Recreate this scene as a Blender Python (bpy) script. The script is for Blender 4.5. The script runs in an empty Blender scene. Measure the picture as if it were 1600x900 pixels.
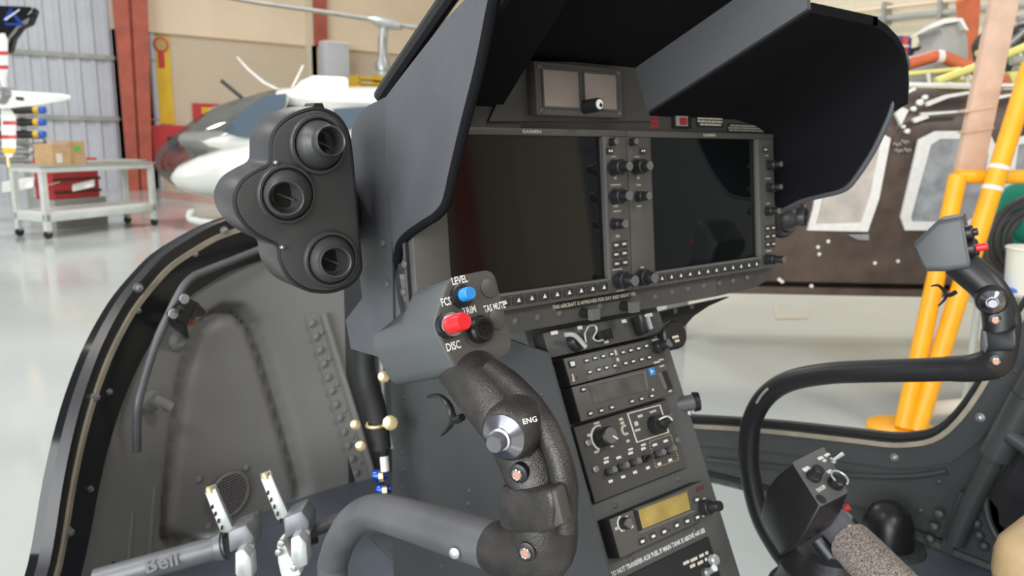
import bpy, bmesh, math, random
from mathutils import Vector as V, Matrix
random.seed(7)
scene = bpy.context.scene
COL = scene.collection
# ------------------------------------------------------------------ camera
# world axes = helicopter axes: X right, Y forward, Z up, hangar floor at z = 0
FPX = 1200.0
CR = V((.783, -.109, .612)).normalized()          # helicopter "right" seen in camera axes (x right, y down, z ahead)
_d2 = V((-700, -258, 1200)).normalized()
CU = CR.cross(_d2).normalized()
if CU.y > 0: CU = -CU
CF = CU.cross(CR)
CAM = V((0, 0, 1.5))
def c2w(v): return V((CR.dot(v), CF.dot(v), CU.dot(v)))
def ray(x, y): return c2w(V(((x-800)/FPX, (y-450)/FPX, 1.0)))
def P(x, y, d): return CAM + ray(x, y)*d
def onX(x, y, X): r = ray(x, y); return CAM + r*((X-CAM.x)/r.x)
def onY(x, y, Y): r = ray(x, y); return CAM + r*((Y-CAM.y)/r.y)
def onZ(x, y, Z): r = ray(x, y); return CAM + r*((Z-CAM.z)/r.z)
def onPl(x, y, o, n): r = ray(x, y); return CAM + r*((o-CAM).dot(n)/r.dot(n))
cd = bpy.data.cameras.new('camera'); cam = bpy.data.objects.new('camera', cd); COL.objects.link(cam)
rx, uy, bz = c2w(V((1,0,0))), c2w(V((0,-1,0))), c2w(V((0,0,-1)))
cam.matrix_world = Matrix(((rx.x,uy.x,bz.x,CAM.x),(rx.y,uy.y,bz.y,CAM.y),(rx.z,uy.z,bz.z,CAM.z),(0,0,0,1)))
cd.sensor_width = 36; cd.lens = 36*FPX/1600; cd.clip_start = .02; cd.clip_end = 200
cd.dof.use_dof = True; cd.dof.focus_distance = .56; cd.dof.aperture_fstop = 12
scene.camera = cam
# ------------------------------------------------------------------ light
w = bpy.data.worlds.new('World'); scene.world = w; w.use_nodes = True
bg = w.node_tree.nodes['Background']; bg.inputs[0].default_value = (.93,.96,1,1); bg.inputs[1].default_value = .42
def area(name, loc, target, sx, sy, power, col=(1,.97,.93)):
    l = bpy.data.lights.new(name, 'AREA'); l.shape = 'RECTANGLE'; l.size = sx; l.size_y = sy; l.energy = power; l.color = col
    o = bpy.data.objects.new(name, l); COL.objects.link(o); o.location = loc
    o.rotation_euler = (V(target)-V(loc)).to_track_quat('-Z','Y').to_euler(); return o
area('hangar_door_daylight', (-11,-3,4.2), (0,0,1.2), 12, 7, 2300, (.95,.98,1))
for (lx,ly) in ((-4,-6),(4,-6),(-5,3),(-5,12),(4,12),(9,5)):
    area('ceiling_lamp_light', (lx,ly,8.2), (lx,ly,0), 2.4, 1.2, 330)
scene.view_settings.view_transform = 'Standard'; scene.view_settings.look = 'None'
scene.view_settings.gamma = 1; scene.view_settings.use_curve_mapping = False
scene.view_settings.exposure = 0.0
scene.cycles.use_denoising = True
scene.cycles.max_bounces = 8
# ------------------------------------------------------------------ materials
def mat(name, col, rough=.5, metal=0, nscale=0, namt=.15, bump=0, bscale=400, spec=.5, coat=0, trans=0, emit=None, estr=0):
    m = bpy.data.materials.new(name); m.use_nodes = True; nt = m.node_tree; b = nt.nodes['Principled BSDF']
    b.inputs['Base Color'].default_value = (*col,1); b.inputs['Roughness'].default_value = rough; b.inputs['Metallic'].default_value = metal
    b.inputs['Specular IOR Level'].default_value = spec; b.inputs['Coat Weight'].default_value = coat
    b.inputs['Transmission Weight'].default_value = trans
    if emit: b.inputs['Emission Color'].default_value = (*emit,1); b.inputs['Emission Strength'].default_value = estr
    tc = nt.nodes.new('ShaderNodeTexCoord')
    if nscale:
        n = nt.nodes.new('ShaderNodeTexNoise'); n.inputs['Scale'].default_value = nscale; n.inputs['Detail'].default_value = 5
        nt.links.new(tc.outputs['Object'], n.inputs['Vector'])
        mr = nt.nodes.new('ShaderNodeMapRange'); mr.inputs[1].default_value = .3; mr.inputs[2].default_value = .7
        mr.inputs[3].default_value = 1-namt; mr.inputs[4].default_value = 1+namt; nt.links.new(n.outputs['Fac'], mr.inputs[0])
        mx = nt.nodes.new('ShaderNodeMix'); mx.data_type = 'RGBA'; mx.blend_type = 'MULTIPLY'; mx.inputs[0].default_value = 1
        mx.inputs[6].default_value = (*col,1)
        nt.links.new(mr.outputs[0], mx.inputs[7]); nt.links.new(mx.outputs[2], b.inputs['Base Color'])
        mr2 = nt.nodes.new('ShaderNodeMapRange'); mr2.inputs[3].default_value = max(.02,rough-.08); mr2.inputs[4].default_value = min(1,rough+.08)
        nt.links.new(n.outputs['Fac'], mr2.inputs[0]); nt.links.new(mr2.outputs[0], b.inputs['Roughness'])
    if bump:
        n2 = nt.nodes.new('ShaderNodeTexNoise'); n2.inputs['Scale'].default_value = bscale; n2.inputs['Detail'].default_value = 2
        nt.links.new(tc.outputs['Object'], n2.inputs['Vector'])
        bp = nt.nodes.new('ShaderNodeBump'); bp.inputs['Strength'].default_value = bump; bp.inputs['Distance'].default_value = .001
        nt.links.new(n2.outputs['Fac'], bp.inputs['Height']); nt.links.new(bp.outputs[0], b.inputs['Normal'])
    return m
M = {}
M['charcoal'] = mat('charcoal_paint', (.10,.102,.10), .5, 0, 6, .12, .25, 900)
M['panel'] = mat('panel_paint', (.072,.070,.066), .55, 0, 10, .1, .2, 900)
M['bezel'] = mat('bezel_paint', (.092,.086,.079), .5, 0, 14, .08, .15, 1200)
M['hood'] = mat('hood_vinyl', (.072,.075,.083), .42, 0, 8, .1, .35, 1400)
M['hoodin'] = mat('hood_shaded', (.007,.007,.0085), .85, 0, 8, .1, .2, 1400, .12)  # shaded copy of the hood: under-hood shade and backlit crown in the colour
M['black'] = mat('satin_black', (.012,.012,.013), .35)
M['blackmatte'] = mat('matte_black', (.014,.014,.015), .7)
M['gloss'] = mat('gloss_black_skin', (.006,.006,.007), .08, 0, 0, 0, 0, 0, .35, 0)
M['rubber'] = mat('black_rubber', (.02,.02,.021), .6, 0, 0, 0, .15, 600)
M['wall'] = mat('nose_wall_paint', (.245,.242,.234), .5, 0, 3, .14, .15, 700)
M['floorpl'] = mat('cockpit_floor_paint', (.13,.145,.175), .4, 0, 7, .25)
M['sidewall'] = mat('side_wall_paint', (.05,.053,.054), .45, 0, 5, .15, .1, 700)
M['gasket'] = mat('beige_sealant', (.33,.29,.22), .6, 0, 30, .15)
M['grip'] = mat('cast_grip_black', (.055,.051,.048), .32, .5, 60, .25, .5, 900)
M['tube'] = mat('worn_grey_tube', (.11,.112,.12), .45, .2, 14, .2)
M['tubedark'] = mat('black_tube', (.018,.018,.02), .4)
M['head'] = mat('printed_head_shell', (.08,.086,.09), .42, 0, 20, .06, .2, 1500)
M['headface'] = mat('head_faceplate', (.075,.068,.062), .45, 0, 20, .06)
M['white'] = mat('white_print', (.8,.79,.75), .5)
M['cream'] = mat('cream_print', (.62,.58,.48), .5)
M['dimwhite'] = mat('dim_print', (.35,.34,.3), .6)
M['keycap'] = mat('key_cap', (.03,.03,.03), .5)
M['knob'] = mat('knob_black', (.016,.017,.018), .4)
M['knobtip'] = mat('knob_tip_grey', (.13,.13,.125), .4)
M['screen'] = mat('display_glass', (.004,.0045,.005), .05, 0, 0, 0, 0, 0, .6)
M['screen2'] = mat('standby_glass', (.36,.30,.275), .35, .2, 0, 0, 0, 0, .6)  # brownish reflection on the standby screens is put into this base colour
M['lcd'] = mat('radio_lcd', (.42,.31,.09), .25, 0, 40, .2)
M['lcdgrey'] = mat('grey_lcd', (.11,.10,.09), .18, 0, 40, .25)
M['chrome'] = mat('brushed_steel', (.62,.62,.64), .25, 1)
M['pod'] = mat('vent_pod_plastic', (.05,.05,.051), .38, 0, 10, .08, .2, 1200)
M['darksteel'] = mat('dark_polished_steel', (.30,.30,.33), .22, 1)
M['steel'] = mat('grey_steel', (.4,.4,.4), .4, .9)
M['alu'] = mat('anodised_aluminium', (.55,.58,.57), .35, .5, 30, .15)
M['pedal'] = mat('pedal_grey', (.17,.175,.185), .42, .4, 30, .1)
M['brass'] = mat('brass_cap', (.72,.58,.33), .35, .7)
M['copper'] = mat('copper_rivet', (.5,.27,.2), .4, .5)
M['red'] = mat('red_button', (.72,.02,.025), .3)
M['blue'] = mat('blue_button', (.03,.25,.62), .3)
M['bluefit'] = mat('blue_fitting', (.03,.08,.42), .25, .7)
M['redink'] = mat('red_print', (.35,.03,.04), .5)
M['gold'] = mat('gold_print', (.5,.36,.14), .5)
M['tan'] = mat('tan_leather', (.52,.36,.19), .5, 0, 25, .1, .3, 350)
M['foam'] = mat('foam_grip', (.22,.185,.16), .95, 0, 500, .9, .9, 700)
M['leather'] = mat('black_leather', (.02,.02,.022), .38, 0, 20, .2, .4, 200)
M['amber'] = mat('amber_lens', (.4,.12,.04), .25)
M['whiteplastic'] = mat('white_plastic', (.75,.74,.7), .5)
M['redmesh'] = mat('dark_red_backing', (.09,.025,.022), .7)
# background
M['hfloor'] = mat('epoxy_floor', (.53,.555,.53), .13, 0, .8, .06, 0, 0, .5)
M['sheet'] = mat('galvanised_sheet', (.56,.59,.64), .5, 0, 2, .05)
M['redsteel'] = mat('red_oxide_steel', (.42,.10,.065), .5, 0, 3, .2)
M['plaster'] = mat('warm_plaster', (.84,.68,.50), .8, 0, 1, .06)
M['yellowpaint'] = mat('yellow_band', (.78,.50,.03), .5, 0, 4, .1)
M['redpaint'] = mat('red_cabinet', (.55,.04,.05), .4)
M['heliwhite'] = mat('white_aircraft_paint', (.82,.83,.78), .12, 0, 2, .03, 0, 0, .5, .5)
M['canopy'] = mat('tinted_window', (.10,.14,.18), .06, 0, 0, 0, 0, 0, .6, .5)
M['cartgrey'] = mat('cart_grey', (.62,.66,.62), .5, 0, 5, .1)
M['card'] = mat('cardboard', (.55,.36,.19), .8, 0, 10, .1)
M['green'] = mat('green_mark', (.2,.45,.06), .6)
M['stand'] = mat('yellow_stand_paint', (.95,.43,.012), .38, 0, 12, .06)
M['brown'] = mat('brown_primer', (.09,.063,.05), .38, 0, 5, .35)
M['tape'] = mat('masking_tape', (.8,.79,.75), .55, 0, 20, .05)
M['film'] = mat('masking_film', (.33,.34,.36), .22, 0, 9, .3, .5, 12)
M['filmlight'] = mat('pale_masking_film', (.52,.47,.43), .25, 0, 9, .15, .5, 12)
M['wood'] = mat('taped_plank', (.62,.42,.31), .65, 0, 8, .15)
M['tubeyellow'] = mat('pale_yellow_tube', (.78,.72,.2), .4)
M['orange'] = mat('orange_red_paint', (.62,.15,.06), .5, 0, 6, .15)
M['duct'] = mat('grey_cowl', (.38,.38,.35), .45, 0, 4, .15)
M['greenplastic'] = mat('green_reel', (.03,.33,.22), .4)
M['cable'] = mat('black_cable', (.035,.035,.035), .5)
M['bucket'] = mat('white_bucket', (.78,.79,.7), .45)
M['bluecloth'] = mat('blue_cloth', (.04,.16,.6), .7)
M['pinkpaint'] = mat('faded_red_floor_paint', (.48,.30,.28), .25, 0, 3, .1)
M['navy'] = mat('navy_box', (.06,.07,.2), .6)
# brick wall
def brickmat(name, c1, c2, mort, scale):
    m = bpy.data.materials.new(name); m.use_nodes = True; nt = m.node_tree; b = nt.nodes['Principled BSDF']; b.inputs['Roughness'].default_value = .8
    tc = nt.nodes.new('ShaderNodeTexCoord'); sep = nt.nodes.new('ShaderNodeSeparateXYZ'); cmb = nt.nodes.new('ShaderNodeCombineXYZ')
    add = nt.nodes.new('ShaderNodeMath'); add.operation = 'ADD'
    nt.links.new(tc.outputs['Object'], sep.inputs[0]); nt.links.new(sep.outputs[0], add.inputs[0]); nt.links.new(sep.outputs[1], add.inputs[1])
    nt.links.new(add.outputs[0], cmb.inputs[0]); nt.links.new(sep.outputs[2], cmb.inputs[1])
    br = nt.nodes.new('ShaderNodeTexBrick'); br.inputs['Color1'].default_value = (*c1,1); br.inputs['Color2'].default_value = (*c2,1); br.inputs['Mortar'].default_value = (*mort,1)
    br.inputs['Scale'].default_value = scale; br.inputs['Mortar Size'].default_value = .02; br.inputs['Brick Width'].default_value = .8; br.inputs['Row Height'].default_value = .3
    nt.links.new(cmb.outputs[0], br.inputs['Vector']); nt.links.new(br.outputs[0], b.inputs['Base Color']); return m
M['brick'] = brickmat('beige_block_wall', (.64,.54,.41), (.62,.52,.39), (.57,.47,.35), 3.4)
M['brick2'] = brickmat('cream_block_wall', (.74,.67,.50), (.72,.65,.48), (.66,.59,.44), 2.6)
def glassmat(name, tint, refl=.06):
    m = bpy.data.materials.new(name); m.use_nodes = True; nt = m.node_tree; nt.nodes.remove(nt.nodes['Principled BSDF'])
    t = nt.nodes.new('ShaderNodeBsdfTransparent'); t.inputs[0].default_value = (*tint,1); g = nt.nodes.new('ShaderNodeBsdfGlossy'); g.inputs['Roughness'].default_value = .05
    mx = nt.nodes.new('ShaderNodeMixShader'); mx.inputs[0].default_value = refl
    nt.links.new(t.outputs[0], mx.inputs[1]); nt.links.new(g.outputs[0], mx.inputs[2]); nt.links.new(mx.outputs[0], nt.nodes['Material Output'].inputs[0]); return m
M['bubble'] = glassmat('clear_canopy', (.62,.62,.6), .16)
M['pane'] = glassmat('clear_pane', (.93,.95,.96))
# ------------------------------------------------------------------ mesh helpers: each returns (verts, faces) in world space
def box8(a):                                           # 8 corners: bottom ring 0-3, top ring 4-7
    return [V(p) for p in a], [(3,2,1,0),(4,5,6,7),(0,1,5,4),(1,2,6,5),(2,3,7,6),(3,0,4,7)]
def abox(x0,x1,y0,y1,z0,z1):
    return box8([(x0,y0,z0),(x1,y0,z0),(x1,y1,z0),(x0,y1,z0),(x0,y0,z1),(x1,y0,z1),(x1,y1,z1),(x0,y1,z1)])
def prism(poly, e):
    n = len(poly); vs = [V(p) for p in poly]+[V(p)+V(e) for p in poly]
    return vs, [tuple(range(n))[::-1], tuple(range(n,2*n))]+[(i,(i+1)%n,n+(i+1)%n,n+i) for i in range(n)]
def rings(rs, cap=True):
    n = len(rs[0]); vs = [V(p) for r in rs for p in r]; fs = []
    for k in range(len(rs)-1):
        for i in range(n): fs.append((k*n+i, k*n+(i+1)%n, (k+1)*n+(i+1)%n, (k+1)*n+i))
    if cap: fs += [tuple(range(n))[::-1], tuple(range((len(rs)-1)*n, len(rs)*n))]
    return vs, fs
def basis(d, ref=None):
    d = V(d).normalized(); r = V(ref) if ref is not None else (V((0,0,1)) if abs(d.z) < .9 else V((1,0,0)))
    a = r.cross(d).normalized(); return a, d.cross(a), d
def lathe(c, axis, prof, seg=20):                      # prof: (radius, height along axis)
    a, b, d = basis(axis); c = V(c)
    return rings([[c+d*h+(a*math.cos(2*math.pi*i/seg)+b*math.sin(2*math.pi*i/seg))*max(r,1e-5) for i in range(seg)] for r,h in prof])
def cyl(p, q, r, r2=None, seg=16):
    p, q = V(p), V(q); L = (q-p).length; return lathe(p, q-p, [(r,0),(r if r2 is None else r2, L)], seg)
def spline(pts, n=8):
    pts = [V(p) for p in pts]; out = []
    for i in range(len(pts)-1):
        p0 = pts[max(i-1,0)]; p1 = pts[i]; p2 = pts[i+1]; p3 = pts[min(i+2,len(pts)-1)]
        for k in range(n):
            t = k/n; out.append(.5*((2*p1)+(p2-p0)*t+(2*p0-5*p1+4*p2-p3)*t*t+(3*p1-p0-3*p2+p3)*t**3))
    out.append(pts[-1]); return out
def tube(pts, r, seg=14, n=8, ell=None, ref=None):     # r: number or list over the control points; ell: (scale a, scale b)
    P_ = spline(pts, n) if n else [V(p) for p in pts]
    m = len(P_); rl = r if isinstance(r,(list,tuple)) else [r]*len(pts); rs = []; a = None
    for i,p in enumerate(P_):
        d = (P_[min(i+1,m-1)]-P_[max(i-1,0)]).normalized()
        if a is None: a = basis(d, ref)[0]
        a = (a-d*a.dot(d)).normalized(); b = d.cross(a)
        f = i*(len(rl)-1)/(m-1); k = min(int(f), len(rl)-2) if len(rl) > 1 else 0
        rr = rl[k]+(rl[min(k+1,len(rl)-1)]-rl[k])*(f-k)
        ea, eb = ell or (1,1)
        rs.append([p+a*(math.cos(2*math.pi*j/seg)*rr*ea)+b*(math.sin(2*math.pi*j/seg)*rr*eb) for j in range(seg)])
    return rings(rs)
def torus(c, axis, R, r, seg=28, seg2=8):
    a, b, d = basis(axis); c = V(c); rs = []
    for i in range(seg+1):
        t = 2*math.pi*i/seg; u = a*math.cos(t)+b*math.sin(t)
        rs.append([c+u*(R+r*math.cos(2*math.pi*j/seg2))+d*(r*math.sin(2*math.pi*j/seg2)) for j in range(seg2)])
    return rings(rs, False)
def join(*L):
    vs, fs = [], []
    for v,f in L: o = len(vs); vs += v; fs += [tuple(i+o for i in q) for q in f]
    return vs, fs
def rpoly(pts, r, n=4):                                # round the corners of a 3D polygon
    pts = [V(p) for p in pts]; out = []
    for i,p in enumerate(pts):
        a = pts[i-1]-p; b = pts[(i+1)%len(pts)]-p; rr = min(r, a.length*.45, b.length*.45)
        A = p+a.normalized()*rr; B = p+b.normalized()*rr
        for k in range(n+1):
            t = k/n; out.append(A*(1-t)**2+p*(2*t*(1-t))+B*t*t)
    return out
LOC = {}
def mesh(name, vf, m, base=V((0,0,0)), bevel=0, bseg=2, angle=35):
    vs, fs = vf; me = bpy.data.meshes.new(name)
    if bevel:
        bm = bmesh.new(); bv = [bm.verts.new(v-base) for v in vs]
        for f in fs:
            try: bm.faces.new([bv[i] for i in f])
            except ValueError: pass
        bmesh.ops.recalc_face_normals(bm, faces=bm.faces)
        ed = [e for e in bm.edges if len(e.link_faces) == 2 and e.calc_face_angle(0) > math.radians(30)]
        bmesh.ops.bevel(bm, geom=ed, offset=bevel, segments=bseg, profile=.5, affect='EDGES', clamp_overlap=True)
        bm.to_mesh(me); bm.free()
    else:
        me.from_pydata([tuple(v-base) for v in vs], [], fs)
        bm = bmesh.new(); bm.from_mesh(me); bmesh.ops.recalc_face_normals(bm, faces=bm.faces); bm.to_mesh(me); bm.free()
    if len(me.polygons):
        me.shade_smooth(); me.set_sharp_from_angle(angle=math.radians(angle))
    me.materials.append(M[m]); return me
def setp(o, label, cat, group, kind):
    if label: o['label'] = label
    if cat: o['category'] = cat
    if group: o['group'] = group
    if kind: o['kind'] = kind
def thing(name, label, cat, loc, group=None, kind=None):
    o = bpy.data.objects.new(name, None); COL.objects.link(o); o.location = loc; o.empty_display_size = .05
    setp(o, label, cat, group, kind); LOC[o.name] = V(loc); return o
def part(name, vf, m, parent, bevel=0, label=None, kind=None, bseg=2, angle=35):
    base = LOC[parent.name]; o = bpy.data.objects.new(name, mesh(name, vf, m, base, bevel, bseg, angle)); COL.objects.link(o); o.parent = parent
    LOC[o.name] = base; setp(o, label, None, None, kind); return o
def solo(name, vf, m, label=None, cat=None, group=None, kind=None, bevel=0, angle=35):
    vs = vf[0]; base = V((sum(v.x for v in vs)/len(vs), sum(v.y for v in vs)/len(vs), min(v.z for v in vs)))
    o = bpy.data.objects.new(name, mesh(name, vf, m, base, bevel, 2, angle)); COL.objects.link(o); o.location = base
    LOC[o.name] = base; setp(o, label, cat, group, kind); return o
def inst(name, me, parent, pos, z, x=None, s=1.0):
    a, b, d = basis(z)
    if x is not None:
        d = V(z).normalized(); b = d.cross(V(x)).normalized(); a = b.cross(d)
    p = V(pos)-LOC[parent.name]; o = bpy.data.objects.new(name, me); COL.objects.link(o); o.parent = parent
    o.matrix_local = Matrix(((a.x*s,b.x*s,d.x*s,p.x),(a.y*s,b.y*s,d.y*s,p.y),(a.z*s,b.z*s,d.z*s,p.z),(0,0,0,1)))
    return o
Z = V((0,0,1))
SH = {}
def shared(key, vf, m, bevel=0): SH[key] = mesh(key, vf, m, V((0,0,0)), bevel); return SH[key]
shared('rivet', lathe((0,0,0), Z, [(1,0),(.92,.28),(.62,.5),(.2,.58)], 10), 'charcoal')
shared('rivetd', lathe((0,0,0), Z, [(1,0),(.92,.28),(.62,.5),(.2,.58)], 10), 'sidewall')
shared('rivetw', lathe((0,0,0), Z, [(1,0),(.92,.28),(.62,.5),(.2,.58)], 10), 'wall')
shared('bolt', lathe((0,0,0), Z, [(1,0),(1,.3),(.62,.35),(.62,1.1),(.4,1.2)], 10), 'steel')
shared('cap', lathe((0,0,0), Z, [(1,0),(.95,.5),(.5,.8),(.1,.85)], 10), 'brass')
def text(name, s, m, parent, pos, xd, yd, h, align='CENTER', wscale=1.0, bold=0):
    c = bpy.data.curves.new('txt','FONT'); c.body = s; c.size = 1; c.align_x = align; c.align_y = 'CENTER'; c.resolution_u = 2; c.offset = bold
    o = bpy.data.objects.new('txt', c); COL.objects.link(o); bpy.context.view_layer.update()
    me = bpy.data.meshes.new_from_object(o); bpy.data.objects.remove(o); bpy.data.curves.remove(c)
    me.name = name; me.materials.clear(); me.materials.append(M[m])
    xd = V(xd).normalized(); z = xd.cross(V(yd)).normalized(); y = z.cross(xd); k = h/.7; p = V(pos)-LOC[parent.name]
    q = bpy.data.objects.new(name, me); COL.objects.link(q); q.parent = parent
    q.matrix_local = Matrix(((xd.x*k*wscale,y.x*k,z.x*k,p.x),(xd.y*k*wscale,y.y*k,z.y*k,p.y),(xd.z*k*wscale,y.z*k,z.z*k,p.z),(0,0,0,1)))
    return q
class Fr:
    def __init__(s, o, ex, ey): s.o = V(o); s.x = V(ex).normalized(); s.y = V(ey).normalized(); s.n = s.x.cross(s.y).normalized(); s.y = s.n.cross(s.x)
    def pt(s, u, v, w=0): return s.o+s.x*u+s.y*v+s.n*w
    def px(s, x, y, w=0):
        q = onPl(x, y, s.o+s.n*w, s.n)-s.o; return q.dot(s.x), q.dot(s.y)
    def at(s, x, y, w=0): return onPl(x, y, s.o+s.n*w, s.n)
    def box(s, u0,u1,v0,v1,w0,w1): return box8([s.pt(u0,v0,w0),s.pt(u1,v0,w0),s.pt(u1,v1,w0),s.pt(u0,v1,w0),s.pt(u0,v0,w1),s.pt(u1,v0,w1),s.pt(u1,v1,w1),s.pt(u0,v1,w1)])
    def plate(s, uv, w0, w1): return prism([s.pt(u,v,w0) for u,v in uv], s.n*(w1-w0))
    def lathe(s, u, v, prof, seg=16): return lathe(s.pt(u,v,0), s.n, prof, seg)
def bar(fr, u, v, w, h, lift): return fr.box(u-w/2,u+w/2,v-h/2,v+h/2,lift,lift+.0003)
# ================================================================== the hangar
def struct(name, vf, m, parent=None):
    o = solo(name, vf, m, kind='structure'); return o
struct('floor', abox(-26,16,-16,21,-.1,0), 'hfloor')
WY = 20.0
zb = onY(350,61,WY).z
xc0 = onY(178,100,WY).x; xc1 = onY(228,100,WY).x
far = thing('wall_far', None, None, (5,WY,0), kind='structure')
part('block_course', abox(xc0,14.3,WY,WY+.3,0,zb), 'brick', far)
part('plaster_band', abox(xc0,14.3,WY-.12,WY+.3,zb,9), 'plaster', far)
part('pilaster', abox(onY(474,40,WY).x, onY(493,40,WY).x, WY-.25, WY, 0, 9), 'brick2', far)
# corrugated sheet door left of the red column
sd = thing('wall_left', None, None, (-8,WY,0), kind='structure')
z_a = onY(100,86,WY).z; z_b = onY(100,184,WY).z
def corr(x0,x1,z0,z1,pitch=.32,dep=.05):
    pr = []; x = x0
    while x < x1:
        for dx,dy in ((0,0),(.5,0),(.62,dep),(.88,dep)): pr.append((x+dx*pitch, WY-dy))
        x += pitch
    n = len(pr); vs = [V((a,b,z0)) for a,b in pr]+[V((a,b,z1)) for a,b in pr]
    return vs, [(i,i+1,n+i+1,n+i) for i in range(n-1)]
zs = [0, z_b, z_a, 9]
for i in range(3): part('sheet', corr(-16,xc0+.7,zs[i]+(.02 if i else 0),zs[i+1]), 'sheet', sd)
for z in (z_a, z_b): part('girt', abox(-16,xc0,WY-.12,WY-.03,z-.05,z+.05), 'duct', sd)
col = thing('trim_1', None, None, (xc0,WY,0), kind='structure')
a0, a1 = onY(178,60,19.6).x, onY(228,60,19.6).x; b0, b1 = onY(190,200,19.6).x, onY(232,200,19.6).x
zt, zl = onY(200,60,19.6).z, onY(210,200,19.6).z
def lx(p,q,z): return p+(q-p)*(zt-z)/(zt-zl)
def colbox(f0,f1,y0,y1):
    r = []
    for z in (0,9):
        l, rr = lx(a0,b0,z), lx(a1,b1,z); x0 = l+(rr-l)*f0; x1 = l+(rr-l)*f1
        r += [(x0,y0,z),(x1,y0,z),(x1,y1,z),(x0,y1,z)]
    return box8(r)
part('flange', colbox(0,.42,19.35,19.45), 'redsteel', col); part('flange', colbox(.52,1,19.35,19.45), 'redsteel', col); part('web', colbox(.3,.62,19.45,19.9), 'redsteel', col)
c2 = onY(490,20,19.7).x; c3 = onY(508,20,19.7).x
solo('trim_2', abox(c2,c3,19.6,19.9,onY(500,72,19.7).z,9), 'redsteel', kind='structure')
solo('trim_3', abox(onY(489,100,19.7).x,onY(497,100,19.7).x,19.75,19.95,0,onY(500,72,19.7).z), 'duct', kind='structure')
solo('wall_right', abox(14,14.3,-16,WY,0,9), 'brick2', kind='structure')
solo('wall_rear', abox(-12,14,-16.3,-16,0,9), 'brick', kind='structure')
for i,x in enumerate((2.2, 11.6)): solo('trim_%d'%(4+i), abox(x,x+.5,-15.9,-15.5,0,9), 'redsteel', kind='structure')
LAMP_AT = {(-4,-6):'the floor behind the cockpit on the door side',(4,-6):'the floor before the rear wall columns',(-5,3):'the floor beside the tool cart aisle',(-5,12):'the tool cart and tube rack',(4,12):'the white helicopter',(9,5):'the brown stripped fuselage'}
for (lx_,ly_) in ((-4,-6),(4,-6),(-5,3),(-5,12),(4,12),(9,5)):
    t = thing('ceiling_lamp', 'long hangar lamp hung high over '+LAMP_AT[(lx_,ly_)], 'lamp', (lx_,ly_,8.25), 'hangar lamps')
    part('housing', abox(lx_-1.25,lx_+1.25,ly_-.65,ly_+.65,8.25,8.4), 'cartgrey', t); part('hanger', abox(lx_-.03,lx_+.03,ly_-.03,ly_+.03,8.4,9), 'steel', t)
# wall fittings
d = WY-.06
def wallbox(x0,y0,x1,y1,dep,Yw=WY-.02):
    ym = (y0+y1)/2; a = onY(x0,ym,Yw); b = onY(x1,ym,Yw); a.z = onY((x0+x1)/2,y0,Yw).z; b.z = onY((x0+x1)/2,y1,Yw).z; return abox(a.x,b.x,Yw-dep,Yw,min(a.z,b.z),max(a.z,b.z))
t = thing('hydrant_marker', 'yellow painted wall stripe with red round fire sign at its top', 'wall sign', onY(258,250,WY-.02))
part('stripe', wallbox(245,58,268,194,.03), 'yellowpaint', t)
q = onY(251,70,WY-.05); part('disc', lathe(q,(0,-1,0),[(.17,0),(.17,.03)],24), 'redpaint', t); part('disc_face', lathe(q+V((0,-.03,0)),(0,-1,0),[(.13,0),(.13,.01)],20), 'gold', t)
part('tongue', wallbox(247,82,256,106,.06), 'redpaint', t)
t = thing('hose_cabinet', 'red fire hose cabinet below the yellow wall stripe', 'cabinet', onY(262,250,WY-.02))
part('body', wallbox(236,196,292,262,.22), 'redpaint', t); part('window', wallbox(258,214,276,236,.24), 'blackmatte', t)
t = thing('fire_sign', 'red wall sign with yellow panel behind the white helicopter', 'sign', onY(320,195,WY-.02))
part('board', wallbox(301,162,345,193,.05), 'redpaint', t); part('panel', wallbox(314,168,338,178,.06), 'yellowpaint', t)
t = thing('wall_unit', 'pale grey box unit fixed to the wall post', 'box', onY(518,118,19.3))
part('body', wallbox(498,68,537,130,.35,19.5), 'sheet', t, .03); part('lid', wallbox(499,66,538,70,.37,19.5), 'whiteplastic', t)
# right wall pipes
for y0,nm,r in ((30,'grey conduit pipe along the cream wall, upper run',.05),(14,'thin pale pipe along the cream wall above the conduit',.03)):
    A = onX(1330,y0+4,13.8); B = onX(1640,y0-22,13.8); B.z = A.z
    t = thing('wall_pipe', nm, 'pipe', A); part('run', cyl(A,B,r), 'duct' if r>.04 else 'plaster', t)
    for f in (.2,.5,.8): q = A.lerp(B,f); part('clip', abox(q.x-.08,q.x+.19,q.y-.03,q.y+.03,q.z-.09,q.z+.09), 'steel', t)
# ---------------- helper: shapes at a constant distance from the lens axis
CX, CY, CZ = c2w(V((1,0,0))), c2w(V((0,-1,0))), c2w(V((0,0,1)))
HX = V((CX.x,CX.y,0)).normalized(); HY = V((CZ.x,CZ.y,0)).normalized()      # level right / level away from here
def slab(poly, d, th): return prism([P(x,y,d) for x,y in poly], HY*th)
def pbar(x0,y0,x1,y1,d,r,d1=None,seg=12): return cyl(P(x0,y0,d),P(x1,y1,d1 or d),r,None,seg)
def loft(secs, d, k=1.0, seg=20, dep=.75):               # secs: x, centre y, half height (px); depth half-width from height
    rs = []
    for x,y,h,wd in secs:
        c = P(x,y,d); up = V((0,0,1))*(h*d/1200); aw = HY*wd
        rs.append([c+up*math.sin(2*math.pi*i/seg)+aw*math.cos(2*math.pi*i/seg) for i in range(seg)])
    return rings(rs)
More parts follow.
